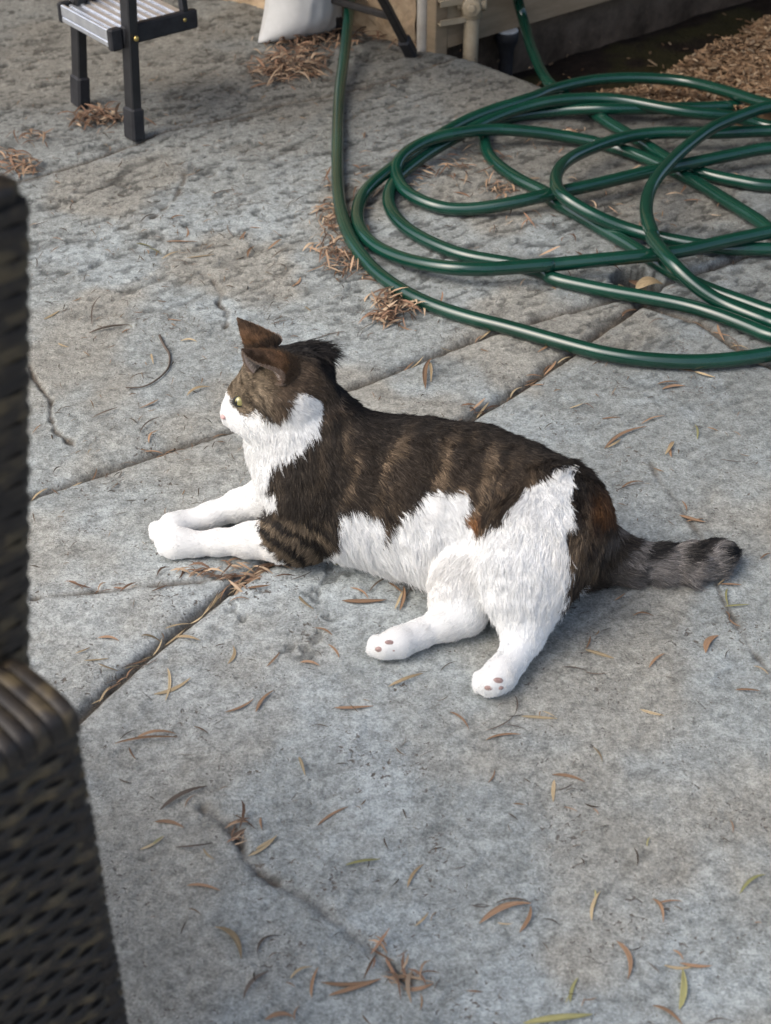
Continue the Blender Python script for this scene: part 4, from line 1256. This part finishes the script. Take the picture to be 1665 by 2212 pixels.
# short down on the ear backs
ep, ec = [], []
for (eo, os_, nb, n_, m_) in earsurf:
    tp_ = os_[(n_ - 1) * m_]
    for _ in range(11000):
        i, j = rng.rand() ** 1.25 * (n_ - 1.01), rng.rand() * (m_ - 1.01)
        i0_, j0_ = int(i), int(j); fi, fj = i - i0_, j - j0_
        p = (os_[i0_ * m_ + j0_] * (1 - fi) * (1 - fj) + os_[(i0_ + 1) * m_ + j0_] * fi * (1 - fj) + os_[i0_ * m_ + j0_ + 1] * (1 - fi) * fj + os_[(i0_ + 1) * m_ + j0_ + 1] * fi * fj)
        up = tp_ - p; up = up / (np.linalg.norm(up) + 1e-6)
        nn_ = nb[i0_ * m_ + j0_]
        v_ = i / n_
        rim = min(j, m_ - 1 - j) / (m_ - 1) < .08
        inn = rng.rand() < .16 and v_ < .65
        L_ = (.0085 - .0050 * v_) * rng.uniform(.6, 1.2)
        q = p + nn_ * (.0002 if not inn else -.0018)
        dr0 = up * .85 + (nn_ * .45 if not inn else -nn_ * .5) + rng.randn(3) * .13
        if inn: L_ *= 1.4
        e_ = q + dr0 * L_
        ep.append([q, q * .66 + e_ * .34 + nn_ * .0002, q * .33 + e_ * .67 + nn_ * .0002, e_])
        c_ = np.array([.30, .165, .082]) * (1 - v_) + np.array([.115, .078, .055]) * v_
        c_ = c_ * (.35 + 1.3 * float(vn3((p * 160)[None])[0]))
        if v_ < .18 and not inn: c_ = np.array([.125, .085, .056]); L_ *= 1.4; e_ = q + dr0 * L_; ep[-1] = [q, q * .66 + e_ * .34, q * .33 + e_ * .67, e_]
        if inn: c_ = np.array([.50, .43, .38])
        elif rim: c_ = np.array([.42, .31, .23])
        ec.append(c_ * rng.uniform(.65, 1.35))
ep = np.array(ep, np.float32); ec = np.array(ec)
he = bpy.data.hair_curves.new('ear_fur')
he.add_curves([4] * len(ep))
he.attributes['position'].data.foreach_set('vector', (ep - ro.astype(np.float32)).ravel())
x_ = he.attributes.new('radius', 'FLOAT', 'POINT'); x_.data.foreach_set('value', np.tile([.0003, .0003, .00024, .00005], len(ep)).astype(np.float32))
x_ = he.attributes.new('fur_color', 'FLOAT_COLOR', 'CURVE')
c4 = np.ones((len(ep), 4), np.float32); c4[:, :3] = ec; x_.data.foreach_set('color', c4.ravel())
he.materials.append(M['fur']); link('ear_fur', he, cat)

def ball(c, r, sx=(1, 1, 1), n=18, rot=None):
    vs, fs = [], []
    for i in range(n + 1):
        th_ = math.pi * i / n
        for j in range(n * 2):
            ph = math.pi * j / n
            v = Vector((math.sin(th_) * math.cos(ph) * r * sx[0], math.sin(th_) * math.sin(ph) * r * sx[1], math.cos(th_) * r * sx[2]))
            if rot: v = rot @ v
            vs.append(tuple(Vector(c) + v))
    m_ = n * 2
    for i in range(n):
        for j in range(m_):
            fs.append((i * m_ + j, (i + 1) * m_ + j, (i + 1) * m_ + (j + 1) % m_, i * m_ + (j + 1) % m_))
    return vs, fs
M['iris'] = noise_col(mat_new('eye_iris', rough=.08, spec=.8), (.22, .19, .06), (.36, .33, .13), 300)
M['pupil'] = mat_new('eye_pupil', (.004, .004, .004), .08, 0, .8)
M['lid'] = mat_new('eye_lid', (.012, .010, .009), .6)
M['nose'] = noise_col(mat_new('nose_skin', rough=.5), (.50, .31, .29), (.60, .40, .37), 200, bump=.3, bscale=900, bdist=.0003)
M['pad'] = noise_col(mat_new('paw_pad', rough=.75), (.27, .17, .15), (.40, .28, .25), 180, bump=.4, bscale=500, bdist=.0006)
M['whisker'] = mat_new('whisker', (.85, .85, .83), .4)
headfwd = np.array(NP(499, 901, .163) - NP(598, 826, .212)); headfwd /= np.linalg.norm(headfwd)
for k_, (ex_, ey_) in enumerate((EYE,)):
    p, d = hit(ex_, ey_)
    c = p + d * .0068
    v_, f_ = ball(c, .0085)
    ey = mesh_obj('eye', v_, f_, M['iris'], cat)
    look = headfwd * .62 - d * .78; look /= np.linalg.norm(look)
    q = Vector(look).to_track_quat('Z', 'Y')
    v_, f_ = ball(c + look * .0062, .0050, (.50, 1.0, .55), 12, q.to_matrix())
    mesh_obj('pupil', v_, f_, M['pupil'], ey)
    # dark lids round the eye
    rt = np.cross(d, [0, 0, 1.0]); rt /= np.linalg.norm(rt); upv = np.cross(rt, d)
    ring_ = [c - d * .0048 + (rt * math.cos(a) * .0078 + upv * math.sin(a) * .0056 + (rt * .4 - upv) * .0 ) for a in np.linspace(0, 2 * math.pi, 29)]
    MB().tube([tuple(v) for v in ring_], .0017, 6, False).build('eyelid', M['lid'], ey, True)
p, d = hit(483, 899)
v_, f_ = ball(p + d * .0022, .0042, (.9, 1.2, .75), 12)
mesh_obj('nose', v_, f_, M['nose'], cat)
# paw pads on the two hind feet (soles turned to the viewer)
for (px_, py_, s_) in ((1074, 1470, .0066), (1057, 1485, .0058), (1078, 1485, .0048), (841, 1389, .0064), (821, 1402, .0060), (848, 1404, .0046)):
    p, d = hit(px_, py_)
    v_, f_ = ball(p + d * .0026, s_ * .86, (1.15, .55, .75), 10)
    mesh_obj('paw_pad', v_, f_, M['pad'], cat)
# whiskers
wb, _ = hit(522, 908)
wm = MB()
for k in range(11):
    s0_ = wb + rng.randn(3) * .0035
    dr_ = np.array([.55 + .35 * rng.rand(), -.55 + .2 * rng.rand(), -.35 - .55 * rng.rand()]); dr_ /= np.linalg.norm(dr_)
    L_ = rng.uniform(.028, .052)
    wm.tube([tuple(s0_ + dr_ * L_ * t + np.array([0, 0, -.010]) * t * t) for t in np.linspace(0, 1, 7)], [.0004 * (1 - .8 * t) for t in np.linspace(0, 1, 7)], 4)
wm.build('whiskers', M['whisker'], cat, True)
# ================================================================== LEAVES AND LITTER
def leaf_mesh(name, seed, mat, fold=.25, narrow=1.0):
    """a narrow lance leaf of length 1, width about .12, folded along its midrib, bowed and a little twisted"""
    r = random.Random(seed)
    n = 9
    bow, side_, tw = r.uniform(-.03, .10), r.uniform(-.12, .12), r.uniform(-.6, .6)
    vs, fs = [], []
    for i in range(n):
        t = i / (n - 1)
        w = .043 * narrow * (math.sin(math.pi * min(1, t * 1.02) ** .8) ** .7 if 0 < t < 1 else 0) + .004
        cx = t - .5
        cy = side_ * (1 - (2 * t - 1) ** 2)
        cz = bow * math.sin(math.pi * t) + .01
        a = tw * (t - .5)
        for s_, dz in ((-1, fold), (0, 0), (1, fold)):
            y, z_ = s_ * w, abs(s_) * w * dz * 2 + .012
            vs.append((cx, cy + y * math.cos(a) - z_ * math.sin(a), cz + y * math.sin(a) * .6 + z_ * math.cos(a)))
    m = len(vs)
    vs += [(x, y, z_ - .010) for x, y, z_ in vs]
    for i in range(n - 1):
        for k in range(2):
            a = i * 3 + k
            fs.append((a, a + 3, a + 4, a + 1)); fs.append((m + a, m + a + 1, m + a + 4, m + a + 3))
        for k in (0, 2):
            a = i * 3 + k
            fs.append((a, m + a, m + a + 3, a + 3))
    me = bpy.data.meshes.new(name)
    me.from_pydata(vs, [], fs)
    me.polygons.foreach_set('use_smooth', [True] * len(me.polygons))
    me.materials.append(mat)
    me.update()
    return me
def leaf_mat(name, c1, c2, rough=.6):
    m = mat_new(name, rough=rough, spec=.3)
    N = m.node_tree.nodes; L = m.node_tree.links
    oi = N.new('ShaderNodeObjectInfo')
    tcx = N.new('ShaderNodeTexCoord')
    mp = N.new('ShaderNodeMapping'); mp.inputs['Scale'].default_value = (3, 30, 30)
    L.new(tcx.outputs['Object'], mp.inputs[0]); L.new(oi.outputs['Random'], mp.inputs['Location'])
    nz = N.new('ShaderNodeTexNoise'); nz.inputs['Scale'].default_value = 1.6; nz.inputs['Detail'].default_value = 4
    L.new(mp.outputs[0], nz.inputs['Vector'])
    ad = N.new('ShaderNodeMath'); ad.operation = 'MULTIPLY_ADD'; ad.inputs[1].default_value = .55; ad.inputs[2].default_value = -.05
    L.new(oi.outputs['Random'], ad.inputs[0])
    ad2 = N.new('ShaderNodeMath'); ad2.operation = 'MULTIPLY_ADD'; ad2.inputs[1].default_value = .6
    L.new(nz.outputs['Fac'], ad2.inputs[0]); L.new(ad.outputs[0], ad2.inputs[2])
    cr = N.new('ShaderNodeValToRGB'); e = cr.color_ramp.elements
    e[0].position = .15; e[0].color = (*c1, 1); e[1].position = .75; e[1].color = (*c2, 1)
    L.new(ad2.outputs[0], cr.inputs[0]); L.new(cr.outputs[0], N['Principled BSDF'].inputs['Base Color'])
    return m
M['leaf_b'] = leaf_mat('leaf_brown', (.125, .075, .046), (.32, .20, .12))
M['leaf_t'] = leaf_mat('leaf_tan', (.24, .175, .10), (.44, .345, .21))
M['leaf_g'] = leaf_mat('leaf_green', (.19, .19, .075), (.37, .34, .155))
M['leaf_d'] = leaf_mat('leaf_dark', (.055, .044, .037), (.14, .11, .088))
LM = {k: [leaf_mesh('leaf_' + k, 10 * ord(k) + i, M['leaf_' + k], .10 + .35 * (i % 3) / 2 if k != 'd' else .5, (.8 + .12 * (i % 4)) * (.42 if k == 'd' else 1)) for i in range(7)] for k in 'btgd'}
KIND = {'b': ('dry_leaf', 'narrow rust brown dry leaf', 'leaf', 'brown leaves'), 't': ('tan_leaf', 'narrow straw tan dry leaf', 'leaf', 'tan leaves'),
        'g': ('yellow_green_leaf', 'narrow yellow green leaf', 'leaf', 'yellow green leaves'), 'd': ('twig', 'thin dark grey brown twig', 'twig', 'dark twigs')}
def zone(x, y):
    if y > 1960: return 'on the bare concrete past the long crack' if x > 900 else 'low beside the wicker armchair panel'
    if y > 1560: return 'on the concrete near the wicker armchair' if x < 640 else ('on the concrete before the hind paws' if x < 1150 else 'on the open concrete below the tail')
    if y > 1215: return 'between the forepaws and the wicker armchair' if x < 700 else ('between the cat\'s belly and hind paws' if x < 1040 else 'on concrete between hind leg and tail')
    if x < 560: return 'on the concrete the cat is facing' if y > 620 else 'on rough concrete between stool and cat'
    if y < 800: return 'on the concrete outside the green hose coil'
    return 'on the concrete behind the cat\'s back'
lrng = random.Random(21)
leaf_n = 0
def put_leaf(p1, p2, k, wide=1.0, lab=None, dz=0.0):
    """a leaf between two picture positions on the ground"""
    global leaf_n
    a, b = at(*p1), at(*p2)
    v = b - a; L_ = v.length
    if L_ < .004: return
    if L_ > .13: b = a + v * (.13 / L_); v = b - a; L_ = .13
    m = (a + b) / 2
    me = lrng.choice(LM[k])
    if lab: nm, lb, ct, gp = lab
    else:
        zn = zone((p1[0] + p2[0]) / 2, (p1[1] + p2[1]) / 2)
        nm, lb, ct, gp = KIND[k]; lb = lb + ' ' + zn; gp = gp + ' ' + zn
    o_ = bpy.data.objects.new(nm, me); COL.objects.link(o_)
    hz = ground_h([a.x, m.x, b.x], [a.y, m.y, b.y])
    z_ = max(hz[1], (hz[0] + hz[2]) / 2) + .0008 + dz
    o_.location = (m.x, m.y, z_)
    pitch_ = math.atan2(hz[0] - hz[2], L_)
    o_.rotation_euler = (lrng.uniform(-.35, .35), pitch_, math.atan2(v.y, v.x))
    ws = wide * lrng.uniform(.75, 1.15) * (.045 / max(L_, .03)) ** .55
    o_.scale = (L_, L_ * ws * (1.0 if lrng.random() < .5 else -1.0), L_ * min(ws, 1.2))
    tag(o_, lb, ct, gp)
    leaf_n += 1
T5 = lambda u, v: (162 + u * .454, 1188 + v * .454)
T6 = lambda u, v: (324 + u * .454, 1620 + v * .454)
T7 = lambda u, v: (972 + u * .4164, 1404 + v * .4164)
T8 = lambda u, v: (54 + u * .454, 378 + v * .454)
T4 = lambda u, v: (756 + u * .5189, 1080 + v * .5189)
LEAVES = {
T5: "1230 70 1365 72 g;1065 210 1135 275 t;1030 135 1125 98 d;1310 175 1395 225 b;1400 195 1505 120 d;1270 235 1480 230 b;1490 150 1560 200 b;1545 290 1565 165 b;1520 285 1560 190 t;1575 215 1655 145 d;1140 365 1225 410 b;1205 450 1255 510 b;725 535 750 450 t;910 555 975 475 b;375 685 550 605 t 1.5;440 560 430 715 t;860 770 945 670 b;715 770 850 712 b;665 830 715 800 d;565 840 635 872 b;190 920 490 888 b;210 905 290 850 d;255 930 290 990 b;280 900 480 870 b;1235 748 1420 742 b;1490 648 1655 588 t;405 1240 630 1130 d 2;525 1225 575 1170 b;380 1300 520 1325 b 1.4;1155 1305 1300 1220 b;1065 985 1095 1075 t;480 400 600 435 t;310 415 410 412 t;45 525 160 515 t;110 545 205 565 t;110 415 210 430 b;500 965 575 968 d;1070 530 1165 545 b;885 1270 890 1330 b;860 1425 960 1360 t;480 1420 655 1395 d 2;310 1427 425 1365 t;1525 930 1575 970 b;815 180 930 165 b;735 235 830 235 b;300 525 400 520 d;0 490 70 460 t;900 65 1040 50 b",
T6: "255 470 310 525 t;465 500 605 405 t;175 650 335 670 b;930 545 1095 515 g;1225 650 1300 540 t;310 845 435 1000 t 1.4;510 970 625 885 d 1.8;1260 835 1325 770 t;1530 735 1610 735 d;445 1185 565 1055 d 2;665 1090 770 1030 t;645 1105 695 1130 b;770 1180 800 1030 b;815 1105 1100 1085 b;850 1165 1100 1085 b;1050 935 1160 1000 b;1140 990 1160 1070 b;1200 1085 1300 1085 b;1205 1130 1350 1105 b 1.5;1350 1140 1385 1080 d;1200 1050 1300 1080 t;545 1285 690 1275 b 1.3;690 1290 715 1215 b;1185 1085 1165 1040 g;0 465 65 410 g;525 320 535 380 b;1280 30 1350 0 d;0 795 30 790 b",
T7: "185 470 365 440 b;370 345 555 360 t;480 320 545 350 t;190 415 330 340 d;335 240 335 340 d;240 300 290 275 d;285 390 395 415 d;0 320 100 410 b;195 690 230 615 b;530 645 700 685 b;540 670 535 785 t;555 725 640 690 d;590 810 660 835 b;740 820 770 855 b;740 505 790 580 t;985 310 1110 345 t;1260 350 1260 385 d;1450 880 1465 950 b;1020 1020 1040 965 g;620 1140 715 1095 d;1500 1265 1635 1165 g;110 1315 220 1320 d;240 1315 420 1310 d;150 1415 420 1315 b 1.5;360 1465 415 1320 b;245 1410 325 1415 t;750 1240 745 1340 g;735 1405 780 1250 t;1065 1320 1205 1305 b;1050 1290 1105 1415 b;1030 1290 1075 1300 d;865 1510 920 1710 b 1.4;870 1520 935 1590 b;1110 1630 1270 1635 t;1190 1620 1360 1630 b;1155 1550 1210 1605 b;1185 1860 1205 1650 g 1.5;625 1830 665 1700 g;600 1830 625 1780 g;680 1850 700 1800 b;380 1937 735 1890 g 1.5;1050 1840 1205 1937 b 1.5;1320 1935 1470 1920 d;1580 1410 1620 1412 b;700 5 850 50 t;660 22 740 18 d;1030 100 1110 25 b;580 98 710 112 d;700 118 815 128 d;1570 85 1650 135 t;1480 210 1610 215 b;690 1815 760 1800 b",
T4: "1480 640 1530 565 b 1.9;1175 485 1265 485 b;1100 420 1145 390 b;1040 555 1085 535 d;980 625 1000 570 b;1560 440 1660 435 g;1570 370 1575 440 g;1560 460 1575 500 b;1575 490 1625 525 b;1530 355 1580 315 t;1540 350 1630 355 b;375 715 445 670 d;950 480 1000 470 d;1600 790 1665 800 d;1370 60 1480 90 b;1400 85 1470 75 b;1380 0 1400 40 b;1350 150 1365 165 d",
T8: "600 850 612 900 t;500 970 600 950 d;545 1110 635 1070 b;320 1160 440 1110 d 1.6;590 1270 635 1215 b;545 1230 650 1150 d;770 1055 880 1010 t;305 755 500 715 d 1.6;460 745 500 725 b;490 715 510 725 t;680 685 745 690 b;1165 705 1250 685 d;1390 780 1520 745 d;1330 620 1360 645 t;1155 350 1220 300 b 1.4;1070 245 1130 250 b;965 235 990 290 d;1020 305 1050 265 b;550 230 630 185 d 1.5;650 400 730 355 t;590 340 650 370 g;530 320 600 335 g;770 395 900 375 t;700 405 780 430 d;670 310 820 310 b;765 290 770 250 b;1060 390 1090 330 b;200 410 210 385 d;30 240 110 225 d;220 170 240 130 d;130 300 180 310 b;270 290 300 280 d;90 690 165 650 t;320 720 360 580 d;160 800 210 820 t;260 885 300 870 d;300 1325 320 1300 t;310 1420 340 1375 b;620 1315 690 1290 b;890 1245 970 1205 b;740 785 820 790 t;380 30 480 0 d;890 100 1000 70 d;1190 50 1220 30 d;1280 130 1330 100 d;690 215 760 195 b;1340 460 1440 420 b;1140 455 1180 470 t;1150 445 1190 400 d;1170 400 1250 345 d;1480 490 1500 510 b;1510 605 1520 570 d;1270 530 1310 485 b"}
for f_, s_ in LEAVES.items():
    for it in s_.split(';'):
        w_ = it.split()
        put_leaf(f_(float(w_[0]), float(w_[1])), f_(float(w_[2]), float(w_[3])), w_[4], float(w_[5]) if len(w_) > 5 else 1.0)
# right of the cat, towards the hose
for s_ in "1305 970 1395 922 b;1310 968 1340 948 t;1385 915 1435 898 b;1450 990 1452 955 b;1435 985 1455 955 t;1330 1060 1390 1045 d;1340 1055 1390 1040 b;1430 838 1480 832 b;1420 828 1465 822 b;1145 820 1175 835 b;918 845 932 775 b;925 780 930 830 t;1255 872 1285 868 d;1230 880 1260 868 t;1555 995 1600 1000 d;1640 1210 1665 1195 b;1300 905 1340 900 b;1455 795 1500 800 b 1.6;1500 800 1545 812 t;1400 700 1440 690 d;860 700 900 715 b;1185 745 1160 760 b;590 690 620 682 d;1505 950 1500 915 g".split(';'):
    w_ = s_.split()
    put_leaf((float(w_[0]), float(w_[1])), (float(w_[2]), float(w_[3])), w_[4], float(w_[5]) if len(w_) > 5 else 1)
# leaves wedged along the joint in front of the cat
WL = ('wedged_leaf', 'dry leaf wedged in the dark joint in front of the cat', 'leaf', 'leaves wedged in the joint')
for i in range(26):
    t = lrng.random() ** .8
    x = 190 + (560 - 190) * t; y = float(np.interp(x, [p[0] for p in J2], [p[1] for p in J2])) + lrng.uniform(-6, 7)
    L_ = lrng.uniform(25, 60); a = math.atan2(-.78, 1) + lrng.gauss(0, .28)
    put_leaf((x - math.cos(a) * L_ / 2, y - math.sin(a) * L_ / 2), (x + math.cos(a) * L_ / 2, y + math.sin(a) * L_ / 2), lrng.choice('bbtdt'), .8, WL, .004)
WL2 = ('joint_leaf', 'dry leaf caught in the joint behind the cat', 'leaf', 'leaves caught in the far joints')
for J_, x0_, x1_, n_ in ((J2, 1040, 1380, 12), (J1, 80, 480, 8), (J1, 760, 1100, 7), (J7, 1490, 1620, 8)):
    for i in range(n_):
        x = lrng.uniform(x0_, x1_); y = float(np.interp(x, [p[0] for p in J_], [p[1] for p in J_]))
        y2 = float(np.interp(x + 10, [p[0] for p in J_], [p[1] for p in J_]))
        a = math.atan2(y2 - y, 10) + lrng.gauss(0, .25); L_ = lrng.uniform(20, 42); y += lrng.uniform(-4, 3)
        put_leaf((x - math.cos(a) * L_ / 2, y - math.sin(a) * L_ / 2), (x + math.cos(a) * L_ / 2, y + math.sin(a) * L_ / 2), lrng.choice('bbdt'), .9, WL2, .003)
# curved twig left of the head
tw = [at(*T8(*p)) for p in [(640, 765), (662, 810), (685, 850), (690, 890), (680, 930), (650, 965), (600, 1000), (550, 1018), (480, 1022)]]
cz_ = ground_h([p.x for p in tw], [p.y for p in tw])
o = MB().tube([tuple(v) for v in catmull([(p.x, p.y, h_ + .003) for p, h_ in zip(tw, cz_)], 4)], [.0022 * (1 - .6 * i / 32) for i in range(33)], 7).build('curved_twig', M['leaf_d'], None, True)
tag(o, 'long curved brown twig on the concrete beside the cat\'s face', 'twig')

# litter heaps: uncountable drifts of dry leaves
def litter(name, label, spots, n, seed, lmin=.012, lmax=.04, zmax=.012, flow=None, kinds=None, surf=None):
    r = np.random.RandomState(seed)
    vs, fs, cs_ = [], [], []
    pal = kinds or [(.23, .135, .085), (.14, .082, .052), (.31, .205, .13), (.09, .058, .04), (.39, .285, .19)]
    xs, ys, meta = [], [], []
    for _ in range(n):
        sx, sy, rx, ry, w = spots[r.choice(len(spots), p=np.array([s[4] for s in spots]) / sum(s[4] for s in spots))]
        px, py = sx + r.randn() * rx, sy + r.randn() * ry
        p = at(px, py)
        xs.append(p.x); ys.append(p.y)
        q = math.hypot((px - sx) / rx, (py - sy) / ry)
        meta.append(q)
    hz = ground_h(xs, ys)
    for x, y, h_, q in zip(xs, ys, hz, meta):
        L_ = r.uniform(lmin, lmax); W_ = L_ * r.uniform(.028, .065)
        a = (r.uniform(0, 6.28) if flow is None else flow + r.randn() * .55)
        z_ = h_ + .001 + r.rand() * zmax * math.exp(-q * q * .5)
        til = r.randn() * .22
        bow = r.uniform(-.02, .22) * L_
        ca2, sa2 = math.cos(a), math.sin(a)
        b0_ = len(vs)
        sd = r.uniform(-.15, .15) * L_
        for i in range(5):
            t = i / 4
            w = W_ * (.15 + .85 * math.sin(math.pi * t) ** .7)
            for s2 in (-1, 1):
                lx, ly = (t - .5) * L_, s2 * w + sd * (1 - (2 * t - 1) ** 2)
                lz = bow * math.sin(math.pi * t) + til * (t - .5) * L_ + abs(til) * L_ / 2 + s2 * w * .35
                vs.append((x + lx * ca2 - ly * sa2, y + lx * sa2 + ly * ca2, z_ + lz))
        c = np.array(pal[r.randint(len(pal))]) * r.uniform(.7, 1.25)
        cs_ += [c] * 10
        for i in range(4):
            fs.append((b0_ + i * 2, b0_ + i * 2 + 2, b0_ + i * 2 + 3, b0_ + i * 2 + 1))
    o_ = fast_mesh(name, np.array(vs), np.array(fs), M['litter'], cols=np.array(cs_))
    tag(o_, label, 'leaf litter', kind='stuff')
    return o_
M['litter'] = attr_mat('litter', rough=.7, spec=.25)
litter('leaf_litter', 'drift of reddish brown dry leaves on the concrete below the white sack', [(620, 145, 42, 18, 3), (660, 95, 45, 14, 2), (590, 160, 25, 10, 1), (700, 75, 40, 8, 1.5), (820, 88, 40, 7, .6), (660, 150, 22, 10, 1)], 760, 1, .015, .05, .016)
litter('leaf_litter', 'tuft of curly rust coloured leaves between the legs of the step stool', [(205, 262, 24, 9, 2), (245, 258, 18, 9, 1), (180, 272, 16, 6, .6)], 120, 2, .015, .06, .02)
litter('leaf_litter', 'drift of dry leaves gathered along the left bend of the green hose', [(712, 470, 14, 16, 1.3), (718, 530, 20, 22, 2), (745, 565, 22, 14, 1.3), (698, 500, 10, 20, .5), (768, 590, 16, 8, .6), (712, 385, 8, 22, .5)], 260, 3, .012, .038, .012)
litter('leaf_litter', 'clump of dry leaves just outside the front curve of the hose', [(838, 655, 20, 18, 2), (870, 672, 30, 14, 1.4), (830, 690, 14, 8, .6)], 190, 4, .015, .045, .012)
litter('leaf_litter', 'sparse dry leaves lying inside the loops of the green hose', [(960, 372, 60, 22, 2), (1040, 345, 40, 16, 1), (900, 345, 40, 30, .7), (1075, 408, 22, 8, 1), (1120, 465, 40, 15, .6), (1500, 420, 60, 30, .8), (1300, 470, 60, 40, .6), (1250, 300, 60, 20, .8), (780, 440, 14, 80, .9), (1250, 560, 90, 30, .5)], 300, 5, .012, .04, .005)
litter('leaf_litter', 'small heap of brown leaves at the slab joint left of the stool', [(60, 365, 30, 9, 2), (15, 350, 25, 12, 1.5), (70, 303, 22, 10, 1)], 110, 6, .015, .05, .014)
litter('leaf_litter', 'tuft of leaves trapped in the crack by the bottom of the patio', [(850, 2090, 22, 18, 2), (900, 2112, 26, 8, 1), (820, 2055, 10, 12, .7)], 24, 7, .012, .035, .003)
litter('leaf_litter', 'thin debris caught in the cracks in front of the cat\'s forelegs', [(470, 1243, 60, 4, 2), (545, 1225, 30, 5, 1.4), (512, 1250, 10, 8, 1), (512, 1795, 8, 14, .7), (1040, 880, 14, 6, .5), (240, 1272, 60, 3, .5)], 110, 8, .010, .032, .004, flow=R(18))
litter('leaf_litter', 'fine dark flecks and crumbs strewn over the whole patio', [(350, 560, 300, 190, 4), (500, 220, 380, 130, 3.4), (1150, 450, 300, 160, 1.6), (350, 1000, 220, 200, .9), (1250, 950, 260, 100, .6), (850, 1700, 520, 330, .5)], 3000, 9, .003, .018, .001,
       kinds=[(.05, .038, .028), (.08, .058, .04), (.14, .085, .05), (.10, .085, .07), (.2, .13, .075)])
# broken leaves in the drain hole
for k, (x, y, L_, a, h_) in enumerate(((1358, 612, .060, .1, -.010), (1402, 612, .055, .5, -.007), (1385, 600, .035, 1.3, -.012), (1365, 606, .05, -.6, -.022))):
    p = at(x, y)
    me = LM['t' if k != 2 else 'b'][k]
    o_ = bpy.data.objects.new('curled_leaf', me); COL.objects.link(o_)
    o_.location = (p.x, p.y, h_); o_.rotation_euler = (.5 - .3 * k, .1 * k, a); o_.scale = (L_, L_ * 4.2, L_ * 1.6)
    tag(o_, 'broad curled pale leaf piece lying in the round drain hole', 'leaf', 'leaf pieces in the drain hole')
